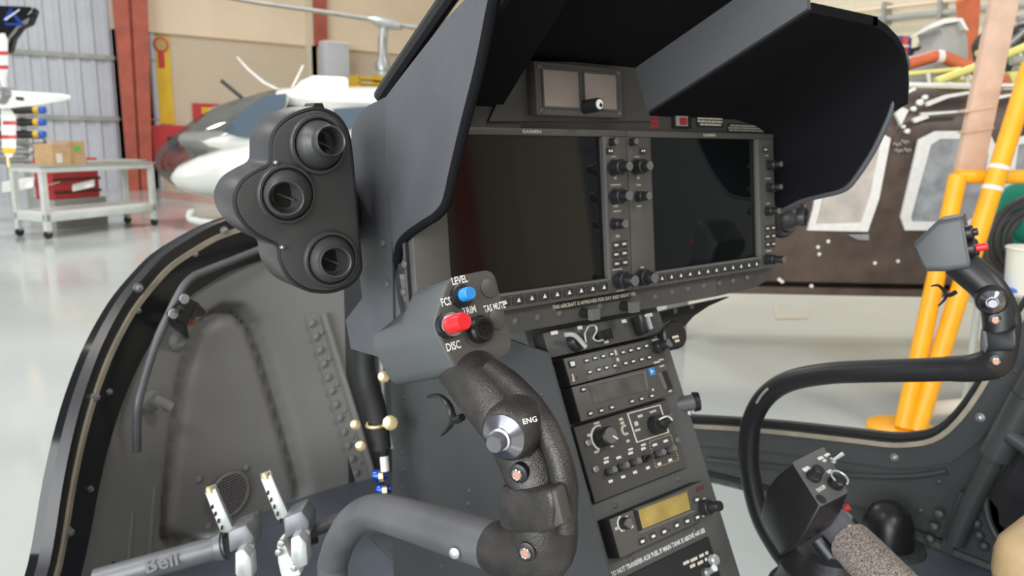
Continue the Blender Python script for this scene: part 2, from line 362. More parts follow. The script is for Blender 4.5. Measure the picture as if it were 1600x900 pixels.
# ---------------- tool cart with boxes
CD = 10.4
c_bl = onZ(60,372,0); 
cart = thing('tool_cart', 'grey steel two shelf cart on castors in front of the corrugated door', 'cart', c_bl)
ex = (onZ(247,352,0)-onZ(75,374,0)); ex.z = 0; L = ex.length; ex.normalize(); ey = V((-ex.y,ex.x,0)); o0 = onZ(75,374,0)
cf = Fr(o0, ex, ey)                                           # w = up
W_ = .62
def cb(u0,u1,v0,v1,w0,w1): return cf.box(u0,u1,v0,v1,w0,w1)
part('top_shelf', cb(0,L,0,W_,.86,.93), 'cartgrey', cart, .01); part('top_board', cb(-.02,L+.02,-.02,W_+.02,.93,.95), 'duct', cart)
part('lower_shelf', cb(0,L,0,W_,.22,.33), 'cartgrey', cart, .01); part('lower_lining', cb(.03,L-.03,.02,W_-.02,.33,.35), 'whiteplastic', cart)
for u in (0,L-.07):
    for v in (0,W_-.07):
        part('leg', cb(u,u+.07,v,v+.07,.1,.86), 'cartgrey', cart)
        wq = cf.pt(u+.035,v+.035,.055); k = part('castor', cyl(wq-ex*.0-ey*.02,wq+ey*.02,.055,None,14), 'rubber', cart); part('fork', cb(u+.01,u+.06,v+.005,v+.065,.075,.11), 'steel', k)
def onc(name,u0,u1,v0,v1,w0,w1,m,label,cat): return solo(name, cb(u0,u1,v0,v1,w0,w1), m, label, cat, bevel=.006)
t = thing('cardboard_box', 'open brown cardboard box standing on the cart top', 'box', cf.pt(.35,.2,.95))
part('carton', cb(.22,.48,.05,.4,.95,1.22), 'card', t); part('paper_label', cb(.27,.35,.046,.05,.98,1.10), 'whiteplastic', t); part('flap', cb(.22,.47,.05,.1,1.22,1.27), 'wood', t)
t = thing('cardboard_box', 'cardboard box with a green mark beside the open carton', 'box', cf.pt(.62,.2,.95))
part('carton', cb(.49,.73,.08,.4,.95,1.26), 'card', t); part('green_mark', cb(.56,.66,.075,.08,1.12,1.2), 'green', t); BX2 = t
solo('metal_sheet', cb(.75,L-.05,.08,.5,.95,.985), 'duct', 'flat grey metal part lying on the cart top', 'metal part', bevel=.01)
t = thing('red_crate', 'dark red plastic crate standing behind the tool cart', 'crate', cf.pt(1.2,1.0,0))
part('shell', cb(.75,1.5,.8,1.2,.42,1.0), 'redpaint', t, .02)
for k in range(3): part('rib', cb(.74,1.51,.78,.8,.5+k*.18,.54+k*.18), 'redmesh', t)
part('pallet', cb(.7,1.55,.75,1.25,0,.42), 'duct', t)
# rolls on the rack behind the cart
rack = thing('tube_rack', 'grey rack holding long rolled tubes beside the door', 'rack', onZ(20,330,0))
RD = 11.5
for x_,d_ in ((-56,RD),(33,RD+.25)):
    q = P(x_,162,d_); part('post', abox(q.x-.04,q.x+.04,q.y-.04,q.y+.04,0,q.z), 'duct', rack)
for k,(y,m1) in enumerate(((172,'cable'),(191,'cable'),(210,'cable'),(222,'duct'),(236,'alu'),(249,'duct'))):
    part('arm', slab([(-62,y+8),(40,y+8),(40,y+10),(-62,y+10)],RD,.25), 'duct', rack)
    t = thing('rolled_tube', ['black rolled tube with amber and blue end, topmost on the rack','black rolled tube with amber and blue end, second on the rack','black rolled tube with amber and blue end, third on the rack','grey rolled tube fourth from the rack top','pale tube with blue tip near the rack bottom','grey rolled tube lowest on the rack'][k], 'tube', P(20,y+8,RD), 'rolled tubes on the rack')
    dd = RD+.12; part('roll', pbar(-70,y,54,y,dd,.055), m1, t)
    if k < 3: part('amber_sleeve', pbar(54,y,62,y,dd,.057), 'yellowpaint', t)
    part('end_cap', pbar(62 if k<3 else 56,y,70,y,dd,.054), 'bluecloth' if k in(0,1,2,4) else 'steel', t)
for k,(x0,y0,x1,y1) in enumerate(((2,276,52,302),(64,285,92,292),(112,280,146,300))):
    solo('plastic_wrap', slab([(x0,y1),(x1,y1-8),(x1,y0),(x0,y0+8)],10.85+.03*k,.05), 'heliwhite', ['crumpled white wrap beside the cart legs','small white wrapped part behind the cart','white wrapped panel leaning behind the cart'][k], 'wrapping', bevel=.02)
# ---------------- tail rotor of a parked helicopter at the picture's left
TD = 8.0
tr = thing('tail_rotor', 'tail rotor with red banded white blades on a black fin', 'tail rotor', P(8,260,TD))
part('fin', slab([(-60,6),(48,10),(53,16),(44,38),(30,44),(18,60),(12,82),(-8,84),(-60,80)],TD+.15,.12), 'gloss', tr, .02)
em = part('emblem', join(slab([(4,32),(16,12),(20,14),(12,33)],TD+.14,.012), slab([(18,14),(34,34),(28,35),(15,18)],TD+.14,.012), slab([(6,36),(37,36),(35,40),(10,40)],TD+.14,.012)), 'bluefit', tr); part('emblem_stroke', slab([(6,30),(30,14),(31,16),(9,32)],TD+.135,.004), 'sheet', em)
bl = part('blade', rings([[P(x-w,y,TD),P(x,y,TD-.02),P(x+w,y,TD),P(x,y,TD+.02)] for x,y,w in ((4,52,4),(4,62,8),(4,105,9),(5,125,5),(9,143,4))]), 'heliwhite', tr)
for y in (83,105): part('band', rings([[P(4-w,yy,TD),P(4,yy,TD-.024),P(4+w,yy,TD),P(4,yy,TD+.024)] for yy,w in ((y-3,9.3),(y+3,9.3))]), 'redpaint', bl)
bl = part('blade', rings([[P(x-w,y,TD),P(x,y,TD-.02),P(x+w,y,TD),P(x,y,TD+.02)] for x,y,w in ((9,152,4),(8,168,7),(13,182,12),(14,230,11),(14,246,5))]), 'heliwhite', tr)
for y in (192,214): part('band', rings([[P(14-w,yy,TD),P(14,yy,TD-.024),P(14+w,yy,TD),P(14,yy,TD+.024)] for yy,w in ((y-3,12.4),(y+3,12.2))]), 'redpaint', bl)
part('yellow_tip', rings([[P(14-w,yy,TD),P(14,yy,TD-.024),P(14+w,yy,TD),P(14,yy,TD+.024)] for yy,w in ((231,11.5),(240,8.5))]), 'yellowpaint', bl)
bl = part('blade', rings([[P(x,y-h,TD-.12),P(x,y,TD-.15),P(x,y+h,TD-.12),P(x,y,TD-.09)] for x,y,h in ((-40,155,16),(15,155,14),(60,154,10),(95,152,6),(110,152,3))]), 'heliwhite', tr); part('slot', slab([(24,151),(36,152),(36,157),(25,156)],TD-.16,.02), 'blackmatte', bl)
part('hub', lathe(P(8,150,TD-.1),-HY,[(.09,-.1),(.09,.05),(.05,.09),(.05,.14)],16), 'steel', tr)
part('tail_boom', loft([(-50,45,16,.12),(-120,60,22,.18),(-300,80,30,.26),(-600,100,40,.35)],TD+.3), 'gloss', tr)
q = P(-200,72,TD+.3); part('tail_stand', join(cyl(V((q.x,q.y,0)),V((q.x,q.y,q.z)),.05),lathe(V((q.x,q.y,0)),Z,[(.3,0),(.3,.03),(.06,.06)],20)), 'stand', tr)
q = P(-560,98,TD+.3); part('tail_stand', join(cyl(V((q.x,q.y,0)),V((q.x,q.y,q.z)),.05),lathe(V((q.x,q.y,0)),Z,[(.3,0),(.3,.03),(.06,.06)],20)), 'stand', tr)
part('tip_weight', tube([P(14,240,TD),P(13,250,TD),P(15,262,TD)],.02), 'brass', tr)
# ---------------- white helicopter behind the left of the panel
HD = 12.0
wh = thing('white_helicopter', 'white helicopter with tinted windscreen parked by the block wall', 'helicopter', onZ(430,345,0))
part('hull', loft([(284,276,3,.3),(290,275,14,.55),(305,274,26,.78),(335,271,37,.9),(380,264,46,.95),(440,252,56,.95),(520,240,68,.88),(640,232,76,.88),(760,228,74,.84),(860,205,50,.55),(960,188,26,.3),(1300,165,12,.14),(1330,163,3,.05)],HD), 'heliwhite', wh)
part('sill', loft([(292,218,2,.3),(300,218,14,.5),(340,220,20,.72),(390,222,22,.84),(440,225,24,.87),(700,225,30,.89),(780,222,12,.6),(800,220,2,.3)],HD), 'heliwhite', wh)
part('windscreen', loft([(250,252,4,.1),(256,252,24,.3),(275,252,38,.48),(310,237,48,.66),(350,218,53,.74),(400,204,55,.78),(440,190,50,.78),(452,180,38,.7)],HD), 'bubble', wh, label='clear curved windscreen')
part('cabin_dark', loft([(300,225,20,.3),(340,205,38,.5),(400,185,38,.6),(450,175,30,.6)],HD), 'duct', wh)
part('side_window', slab([(348,206),(366,186),(388,166),(412,150),(447,146),(446,162),(432,196),(420,218),(372,214)],HD-.86,.04), 'canopy', wh)
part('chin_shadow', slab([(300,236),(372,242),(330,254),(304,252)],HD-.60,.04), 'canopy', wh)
part('door_post', tube([P(418,238,HD-.86),P(428,200,HD-.85),(P(448,150,HD-.72))],.05), 'heliwhite', wh)
part('roof', loft([(436,148,3,.3),(448,152,14,.55),(480,156,20,.7),(540,162,26,.78),(640,166,30,.8),(760,172,30,.75),(850,185,14,.4),(880,190,3,.1)],HD), 'heliwhite', wh)
part('side_window', slab([(520,170),(592,165),(596,196),(530,204)],HD-.87,.03), 'canopy', wh)
part('cowling', rings([[P(x,y0,HD-.4),P(x,y0,HD+.4),P(x,y1,HD+.45),P(x,y1,HD-.45)] for x,y0,y1 in ((455,142,150),(470,126,152),(490,118,155),(540,120,160),(545,124,160))]), 'heliwhite', wh, .04)
part('wire_cutter', rings([[P(x-w,y,HD-.02),P(x,y-2,HD-.02),P(x+w,y+2,HD),P(x,y+3,HD+.04)] for x,y,w in ((371,90,1.5),(390,110,3),(415,130,4.5),(448,146,6))]), 'heliwhite', wh)
part('antenna', pbar(456,138,474,102,HD,.016), 'heliwhite', wh); part('wiper_post', pbar(346,126,382,156,HD-.3,.03), 'cable', wh)
part('mast', pbar(598,118,600,36,HD,.07), 'alu', wh); part('swashplate', lathe(P(598,110,HD),Z,[(.12,0),(.12,.1),(.07,.2),(.06,.5)],18), 'steel', wh)
part('rotor_head', loft([(575,30,3,.2),(590,34,8,.3),(612,38,8,.3),(628,42,4,.2)],HD), 'alu', wh)
part('rotor_blade', rings([[P(x,y-h,HD),P(x,y,HD-.16),P(x,y+h,HD),P(x,y,HD+.16)] for x,y,h in ((330,-8,3),(400,4,3.4),(500,18,4),(580,30,4))]), 'duct', wh)
part('rotor_blade', rings([[P(x,y-h,HD),P(x,y,HD-.16),P(x,y+h,HD),P(x,y,HD+.16)] for x,y,h in ((620,38,4),(700,52,4),(800,70,4))]), 'duct', wh)
for s in (-.8,.8):
    part('skid', tube([P(300,338,HD+s)+V((0,0,.1)),P(330,348,HD+s),P(640,348,HD+s)],.05), 'cartgrey', wh)
for x in (390,560): part('skid_leg', cyl(P(x,290,HD), P(x,346,HD-.8),.045), 'cartgrey', wh); part('skid_leg', cyl(P(x,290,HD), P(x,346,HD+.8),.045), 'cartgrey', wh)
t = thing('yellow_rack', 'yellow shelving behind the white helicopter roof', 'shelf', onY(575,290,18.5))
for y in (122,130,138): a = onY(552,y,18.6); b = onY(592,y,18.6); part('shelf_board', abox(a.x,b.x,18.3,18.8,a.z-.03,a.z+.03), 'yellowpaint', t)
for x in (552,590): a = onY(x,118,18.6); part('upright', abox(a.x-.03,a.x+.03,18.3,18.8,0,a.z), 'yellowpaint', t)
# ---------------- brown fuselage under repair on the right
BD = 5.0
fz0 = P(1300,457,BD).z; fz1 = P(1450,131,BD).z; fc = P(1400,300,BD); 
bf = thing('stripped_fuselage', 'brown primed helicopter fuselage with masked windows on the far side', 'helicopter', V((fc.x,fc.y,0)))
hh = fz1-fz0; prof = [(.95,0),(.1,0),(.02,.03),(0,.12),(0,.55),(.03,.78),(.1,.92),(.22,.985),(.95,1)]
def frow(s): c = V((fc.x,fc.y,0))+HX*s; return [c+HY*a+V((0,0,fz0+hh*b)) for a,b in prof]
s0, s1 = -1.4, 2.2
part('skin', rings([frow(s) for s in (s0,-.6,0,.6,1.2,s1)]), 'brown', bf)
part('belly_rail', prism([V((fc.x,fc.y,fz0))+HX*s0+HY*.02-Z*.0, V((fc.x,fc.y,fz0))+HX*s1+HY*.02, V((fc.x,fc.y,fz0-.05))+HX*s1+HY*.02, V((fc.x,fc.y,fz0-.05))+HX*s0+HY*.02], HY*.3), 'brown', bf)
def fp(x,y,off):                                        # pixel on the near flank
    o = V((fc.x,fc.y,0))-HY*off; return onPl(x,y,o,HY)
def fpoly(poly, off, th): return prism([fp(x,y,off) for x,y in poly], HY*th)
def masked(outer, inner, film, nm):
    k = part(nm, fpoly(inner,.012,.02), film, bf)
    n = len(outer)
    for i in range(n):
        a,b,c_,d_ = outer[i],outer[(i+1)%n],inner[(i+1)%n],inner[i]
        part('tape_strip', fpoly([a,b,c_,d_],.018+.002*(i%2),.02), 'tape', k)
masked([(1436,218),(1462,205),(1545,204),(1562,240),(1545,345),(1520,360),(1415,360),(1408,340)],[(1455,226),(1470,217),(1536,217),(1545,242),(1530,335),(1510,347),(1425,346),(1424,338)],'film','window_film')
masked([(1290,222),(1372,205),(1392,216),(1374,310),(1356,362),(1262,360),(1270,330)],[(1302,234),(1368,220),(1376,226),(1360,306),(1346,348),(1275,350),(1280,330)],'filmlight','window_film')
masked([(1580,216),(1640,206),(1680,215),(1680,360),(1570,360),(1562,330)],[(1592,226),(1640,217),(1670,225),(1668,348),(1580,348),(1576,330)],'film','window_film')
part('top_seam', fpoly([(1395,128),(1640,131),(1640,136),(1395,134)],.02,.05), 'tape', bf)
part('tape_strip', fpoly([(1402,148),(1430,136),(1432,140),(1404,153)],.02,.02), 'tape', bf)
for k,p in enumerate(([(1448,160),(1480,148),(1530,140),(1530,144),(1482,153),(1450,166)],[(1426,186),(1448,178),(1452,184),(1430,192)],[(1400,178),(1412,168),(1420,172),(1408,196)],[(1440,176),(1508,172),(1508,175),(1442,181)],[(1548,152),(1600,143),(1600,146),(1550,157)])): part('tape_strip', fpoly(p,.006,.03), 'tape', bf)
for x,y,r in ((1438,160,5),(1428,170,4),(1446,152,4),(1418,205,4),(1412,198,3)): part('drip', lathe(fp(x,y,.0),-HY,[(r*.004,-.02),(r*.004,.006),(r*.002,.012)],12), 'heliwhite', bf)
part('scribble', join(*[tube([fp(x+dx,y+dy,.003) for dx,dy in ((0,0),(3,-3),(6,2),(9,-2),(12,1))],.004,6,4) for x,y in ((1396,226),(1408,222),(1398,236),(1412,235))]), 'dimwhite', bf)
for x,y in ((1294,377),(1280,397),(1278,386),(1268,447),(1367,411),(1403,408),(1218,437),(1222,440)): part('white_dab', lathe(fp(x,y,0),-HY,[(.012,-.01),(.012,.004),(.005,.006)],10), 'tape', bf)
part('door_handle', fpoly([(1325,367),(1358,366),(1358,375),(1342,375)],.02,.02), 'film', bf)
for s in (-1.36,1.6): q = V((fc.x,fc.y,0))+HX*s+HY*.5; part('cradle', abox(q.x-.12,q.x+.12,q.y-.12,q.y+.12,0,fz0-.02), 'duct', bf)
# things behind / above the fuselage
GD = 6.4
solo('red_column', slab([(1505,0),(1530,-40),(1532,10),(1525,102),(1514,102)],GD+2,.15), 'orange', 'orange red ribbed steel post behind the cowl', 'post')
t = thing('grey_cowl', 'folded grey engine cowl standing on the brown fuselage', 'cowling', P(1485,128,BD+.6))
part('shell', slab([(1478,32),(1500,30),(1508,40),(1514,60),(1516,102),(1500,126),(1448,128),(1452,92),(1466,72),(1474,54),(1468,46)],BD+.55,.35), 'duct', t, .03)
part('pale_edge', slab([(1426,58),(1455,38),(1478,28),(1504,28),(1514,48),(1508,46),(1500,33),(1476,37),(1450,46)],BD+.5,.06), 'heliwhite', t)
t = thing('red_hose', 'thick red bent hose above the brown fuselage', 'hose', P(1460,120,BD+.3))
part('tube', tube([P(1405,104,BD+.3),P(1440,94,BD+.3),P(1468,88,BD+.3),P(1500,100,BD+.3),P(1540,114,BD+.3),P(1572,130,BD+.3)],.042), 'orange', t); part('clamp', cyl(P(1463,89,BD+.3),P(1472,89,BD+.3),.048), 'tape', t)
t = thing('tube_trestle', 'pale yellow tube trestle propped over the brown fuselage', 'trestle', P(1500,130,BD+.2))
part('tube', pbar(1462,128,1527,104,BD+.12,.028), 'tubeyellow', t); part('tube', pbar(1527,104,1620,66,BD+.12,.028), 'tubeyellow', t); part('tube', pbar(1395,118,1500,108,BD+.2,.016), 'tubeyellow', t)
part('tube', pbar(1525,84,1560,74,BD+.5,.02), 'tubeyellow', t); part('tube', pbar(1490,127,1540,126,BD+.2,.014), 'tubeyellow', t)
for x in (1450,1510): part('foot', pbar(x,112,x+2,131,BD+.15,.014), 'cream', t)
t = thing('engine_unit', 'grey engine with pipes behind the taped plank', 'engine', P(1590,128,BD+.7))
part('block', slab([(1572,60),(1590,36),(1640,30),(1640,128),(1590,128),(1580,100)],BD+.7,.5), 'cable', t, .05)
for k,(x0,y0,x1,y1,r,m) in enumerate(((1575,70,1600,48,.03,'steel'),(1580,95,1640,90,.035,'duct'),(1576,40,1600,60,.02,'cable'),(1585,110,1640,112,.04,'duct'),(1590,30,1640,5,.03,'duct'),(1590,75,1600,100,.03,'steel'))): part('pipe', pbar(x0,y0,x1,y1,BD+.62,r), m, t)
solo('blue_crate', slab([(1400,55),(1426,56),(1424,84),(1402,86)],BD+.9,.3), 'navy', 'navy blue box behind the hood edge on the fuselage', 'box', bevel=.01)
t = thing('red_strap', 'red strap hanging over the navy blue box', 'strap', P(1416,84,BD+.8)); part('band', slab([(1411,57),(1419,57),(1419,84),(1413,86)],BD+.86,.03), 'redpaint', t); part('buckle', slab([(1409,70),(1421,70),(1421,74),(1409,74)],BD+.84,.02), 'steel', t)
solo('dark_module', slab([(1438,72),(1452,70),(1452,84),(1436,84)],BD+.8,.2), 'cable', 'small dark module beside the grey cowl', 'module', bevel=.01)
solo('cream_carton', slab([(1576,112),(1640,108),(1640,134),(1584,134)],BD+.4,.3), 'tubeyellow', 'pale yellow carton behind the yellow stand top', 'box', bevel=.01)
solo('floor_mark', prism([onZ(x,y,.002) for x,y in ((1206,472),(1216,472),(1222,490),(1262,489),(1262,498),(1212,499))], Z*.002), 'cream', 'cream L shaped mark painted on the floor below the brown fuselage', 'floor mark')
solo('floor_stripe', prism([onZ(x,y,.002) for x,y in ((250,297),(440,318),(440,332),(250,308))], Z*.002), 'pinkpaint', 'faded red stripe painted on the floor by the white helicopter', 'floor stripe')
# ---------------- yellow stand with plank
SD = 3.95
st = thing('yellow_stand', 'bright yellow tubular work stand beside the brown fuselage', 'stand', onZ(1400,675,0))
sf = onZ(1408,672,0); sf.z = .0
def pb(x0,y0,x1,y1,r,m='stand',d0=SD,d1=None): return part('post' if abs(y1-y0) > abs(x1-x0) else 'rail', cyl(P(x0,y0,d0),P(x1,y1,d1 or d0),r,None,18), m, st)
pb(1497,275,1411,668,.044,d1=SD+.02); k = part('post', cyl(P(1612,100,SD-.12),P(1432,672,SD),.046,None,18),'stand',st)
for y in (262,294): q = P(1612,100,SD-.12).lerp(P(1432,672,SD),(y-100)/572); part('cable_tie', lathe(q,P(1612,100,SD-.12)-P(1432,672,SD),[(.05,0),(.05,.02)],18),'tape',k)
pb(1494,276,1660,276,.036)
part('base_plate', lathe(sf-V((0,0,0)),Z,[(.17,.0),(.17,.02),(.1,.04)],24),'stand',st)
pb(1440,641,1660,618,.04,'cream',SD+.06)
t = thing('taped_plank', 'pinkish taped plank leaning above the yellow stand', 'plank', P(1510,266,SD+.05))
part('board', slab([(1496,270),(1538,270),(1602,-40),(1560,-40)],SD+.05,.05),'wood',t,.006)
for a,b in ((205,3),(172,2)): part('tape_wrap', slab([(1508,a),(1552,a-8),(1554,a-4),(1508,a+4)],SD+.04,.07),'wood',t)
# reel and bucket
RDp = 4.35
t = thing('hose_reel', 'green reel wound with black cable beside the yellow stand', 'reel', P(1590,440,RDp))
part('flange_disc', lathe(P(1600,350,RDp+.12),-HY,[(.255,0),(.255,.03)],36),'greenplastic',t); part('hub', lathe(P(1600,350,RDp+.1),-HY,[(.1,-.1),(.1,.16)],20),'greenplastic',t)
for k in range(14): part('cable_turn', torus(P(1612+random.uniform(-3,3),372+random.uniform(-4,4),RDp),-HY+HX*random.uniform(-.08,.08),.115+.0095*k,.011,32,8),'cable',t)
part('stand_leg', cyl(P(1600,440,RDp+.05),V((P(1600,440,RDp+.05).x,P(1600,440,RDp+.05).y,0)),.04),'duct',t)
bk = P(1602,455,RDp-.3)
t = thing('white_bucket', 'white plastic bucket on a blue cloth beside the cable reel', 'bucket', bk)
part('pail', lathe(P(1606,458,RDp-.3),Z,[(.11,0),(.125,.22),(.125,.24),(.115,.24),(.1,.02)],28),'bucket',t); part('rim', torus(P(1606,458,RDp-.3)+Z*.235,Z,.125,.008),'bucket',t)
t = thing('blue_cloth', 'folded blue cloth under the white bucket', 'cloth', bk-Z*.05); part('layer', slab([(1560,446),(1640,462),(1640,470),(1562,453)],RDp-.36,.3),'bluecloth',t,.01); part('layer', slab([(1568,456),(1640,468),(1640,474),(1570,461)],RDp-.34,.28),'bucket',t,.01)
t = thing('service_table', 'pale service table carrying the bucket beside the fuselage', 'table', V((bk.x,bk.y,0))+HX*.2)
tz = P(1600,476,RDp-.2).z; tc_ = V((bk.x,bk.y,0))+HX*.25+HY*.05
part('tabletop', prism([tc_-HX*.35-HY*.25+Z*tz,tc_+HX*.5-HY*.25+Z*tz,tc_+HX*.5+HY*.3+Z*tz,tc_-HX*.35+HY*.3+Z*tz],-Z*.04),'cartgrey',t)
for a in (-.3,.45):
    for b in (-.2,.25): q = tc_+HX*a+HY*b; part('leg', cyl(q,q+Z*(tz-.04),.02),'cartgrey',t)
# ================================================================== cockpit shell
XC = .66; FZ = .785
def plan_pt(t, side, a=.74, b=.95, y0=.40, p=2.3):
    s = math.sin(t); c = math.cos(t); return (XC+side*a*abs(s)**(2/p), y0+b*abs(c)**(2/p))
NT = 260
PL = [plan_pt(math.pi/2*i/NT, 1) for i in range(NT+1)]
PL = [(x-XC, y) for x,y in PL]                       # half plan: (offset from centre line, Y)
while PL[-1][1] > -.5: PL.append((.74, PL[-1][1]-.02))
SS = [0]
for i in range(1,len(PL)): SS.append(SS[-1]+math.hypot(PL[i][0]-PL[i-1][0], PL[i][1]-PL[i-1][1]))
KN = [(0,1.35,1.372),(.171,1.336,1.354),(.256,1.313,1.337),(.35,1.272,1.299),(.418,1.229,1.243),(.464,1.192,1.185),(.501,1.156,1.113),(.536,1.117,1.025),(.562,1.083,.93),(.590,1.04,.897),(.623,.985,.892),(.685,.831,.916),(.715,.711,.935),(.731,.596,.954),(.736,.534,.983),(.738,.499,1.035),(.739,.468,1.11),(.74,.435,1.22),(.74,.39,1.36),(.74,.32,1.6),(.74,.28,1.7),(.74,-.6,1.7)]
KS = []
for a,y,z in KN:
    i = min(range(len(PL)), key=lambda k:(PL[k][0]-a)**2+(PL[k][1]-y)**2); KS.append((SS[i], z))
def rimz(s):
    for i in range(len(KS)-1):
        if s <= KS[i+1][0]:
            f = (s-KS[i][0])/max(1e-6,KS[i+1][0]-KS[i][0])
            z0 = KS[max(i-1,0)][1]; z1 = KS[i][1]; z2 = KS[i+1][1]; z3 = KS[min(i+2,len(KS)-1)][1]
            if i < 9: return z1+(z2-z1)*f
            return z1+(z2-z1)*f
    return KS[-1][1]
def smooth_rim(s, h=.022): return (rimz(max(0,s-h))+2*rimz(s)+rimz(s+h)+rimz(max(0,s-h*.5))+rimz(s+h*.5))/6
def at_s(s):
    s = max(0,min(s,SS[-1]-1e-6)); lo = 0; hi = len(SS)-1
    while hi-lo > 1:
        m = (lo+hi)//2
        if SS[m] <= s: lo = m
        else: hi = m
    f = (s-SS[lo])/(SS[hi]-SS[lo]); return PL[lo][0]+(PL[hi][0]-PL[lo][0])*f, PL[lo][1]+(PL[hi][1]-PL[lo][1])*f
def wpt(s, z, off, side):                             # off > 0 = towards the cabin
    a,y = at_s(s); a2,y2 = at_s(s+.004); a1,y1 = at_s(s-.004)
    tx,ty = a2-a1, y2-y1; L = math.hypot(tx,ty) or 1; nx,ny = ty/L, -tx/L   # inward normal of the half plan
    return V((XC+side*(a+nx*off), y+ny*off, z))
def whit(px, py, off=0, side=-1):                     # ray against the curved wall
    r = ray(px,py); best = None; prev = None
    for i in range(len(SS)):
        q = wpt(SS[i],0,off,side); f = r.x*(q.y-CAM.y)-r.y*(q.x-CAM.x)
        if prev is not None and prev[0]*f <= 0:
            g = prev[0]/(prev[0]-f) if prev[0] != f else 0
            Q = prev[1].lerp(q,g); t = (V((Q.x-CAM.x,Q.y-CAM.y)).dot(V((r.x,r.y))))/(r.x*r.x+r.y*r.y)
            if t > 0 and (best is None or t > best[0]): best = (t, CAM+r*t, SS[i-1]+(SS[i]-SS[i-1])*g)
        prev = (f,q)
    if best is None: return whit(px,py,off,-side)[0], 0.0
    return best[1], best[2]
# rim offset curves in (s, z)
def rimcurve(smax, step=.012):
    n = int(smax/step); out = []
    for i in range(n+1):
        s = smax*i/n; z = smooth_rim(s); ds = .01; tz = (smooth_rim(s+ds)-smooth_rim(max(0,s-ds)))/(2*ds if s > ds else ds+s)
        L = math.hypot(1,tz); out.append((s,z,tz/L,-1/L))          # normal pointing down/inside the wall
    return out
nose = thing('nose_shell', 'dark grey helicopter nose shell with black rim around the foot wells', 'helicopter nose', (XC,.9,FZ-.05))
S_L = SS[min(range(len(PL)), key=lambda k:abs(PL[k][1]-.55))]; S_R = SS[-1]-.3
def strip(side, smax, d0, d1, o0, o1):
    rc = rimcurve(smax); A = [wpt(max(0,s+nx*d0), z+nz*d0, o0, side) for s,z,nx,nz in rc]; B = [wpt(max(0,s+nx*d1), z+nz*d1, o1, side) for s,z,nx,nz in rc]
    n = len(A); return A+B, [(i,i+1,n+i+1,n+i) for i in range(n-1)]
def solid_strip(side, smax, d0, d1, o0, o1):          # rectangular section following the rim
    rc = rimcurve(smax); rs = []
    for s,z,nx,nz in rc:
        rs.append([wpt(max(0,s+nx*d)%10, z+nz*d, o, side) for d,o in ((d0,o0),(d1,o0),(d1,o1),(d0,o1))])
    return rings(rs)
for side,sm,cm in ((-1,S_L,'wall'),(1,S_R,'sidewall')):
    g0 = .016 if side < 0 else .002
    part('rim_seal', solid_strip(side,sm,g0,g0+.0085,-.004,.010), 'gasket', nose)
    part('rim_rubber', solid_strip(side,sm,-.001,g0,-.010,.006), 'black', nose)
    part('outer_skin', join(solid_strip(side,sm,-.001,.004,-.022,-.010), strip(side,sm,-.001,.12,-.022,-.025)), 'gloss', nose)
    if side > 0: part('window_seal', solid_strip(side,sm,-.011,-.001,-.022,-.008), 'rubber', nose)
    part('rim_flange', solid_strip(side,sm,g0+.0085,.085 if side<0 else .05,-.004,.006), 'black' if side<0 else 'sidewall', nose)
# inner wall panels
EMB = [(262,835),(264,790),(274,690),(286,600),(304,538),(326,500),(352,484),(380,486),(402,510),(420,560),(446,650),(478,765),(474,815),(448,842),(395,852),(310,858),(275,852)]
EP = [ (lambda r:(r[1],r[0].z))(whit(x,y,.0,-1)) for x,y in EMB ]
def sdf(s,z):
    dmin = 9; ins = False; n = len(EP)
    for i in range(n):
        a,b = EP[i],EP[(i+1)%n]; ex_,ez_ = b[0]-a[0],b[1]-a[1]; l2 = ex_*ex_+ez_*ez_
        t = max(0,min(1,((s-a[0])*ex_+(z-a[1])*ez_)/l2)); dx,dz = s-a[0]-ex_*t, z-a[1]-ez_*t; dmin = min(dmin,math.hypot(dx,dz))
        if (a[1] > z) != (b[1] > z) and s < a[0]+(z-a[1])/(b[1]-a[1])*ex_: ins = not ins
    return -dmin if ins else dmin
def recess(s,z):
    d = sdf(s,z); t = max(0,min(1,(d+.018)/.020)); t = t*t*(3-2*t)
    rid = math.exp(-((d-.014)/.010)**2)*.004
    return -.010*(1-t)-.034*math.exp(-((d+.004)/.0115)**2)
def wallgrid(side, s0, s1, step, fn=None):
    ns = int((s1-s0)/step); nz = 90 if fn else 12; vs = []; fs = []
    for i in range(ns+1):
        s = s0+(s1-s0)*i/ns; zt = smooth_rim(s)-.03
        for j in range(nz+1):
            z = FZ-.02+(zt-FZ+.02)*j/nz; vs.append(wpt(s,z,fn(s,z) if fn else 0,side))
    for i in range(ns):
        for j in range(nz): a = i*(nz+1)+j; fs.append((a,a+1,a+nz+2,a+nz+1))
    return vs, fs
part('toe_panel', wallgrid(-1,.0,S_L,.009,recess), 'wall', nose, angle=60)
part('side_panel', wallgrid(1,.0,S_R,.03), 'sidewall', nose, angle=60)
# bolts along the left rim
for x,y in ((350,360),(215,450),(215,485),(146,620),(170,612),(105,831),(140,764),(305,397)):
    q,s = whit(x,y,.006); a,b = wpt(s,q.z,0,-1), wpt(s,q.z,.01,-1); inst('bolt', SH['bolt'], nose, q, b-a+V((-.3*(b-a).length,0,0)), s=.0075 if (x,y) not in ((215,485),(170,612),(140,764),(305,397)) else .005)
for x,y in ((177,882),(307,437)):
    q,s = whit(x,y,.001); part('hole', lathe(q, wpt(s,q.z,.01,-1)-wpt(s,q.z,0,-1), [(.004,-.002),(.004,.0012)],10), 'blackmatte', nose)
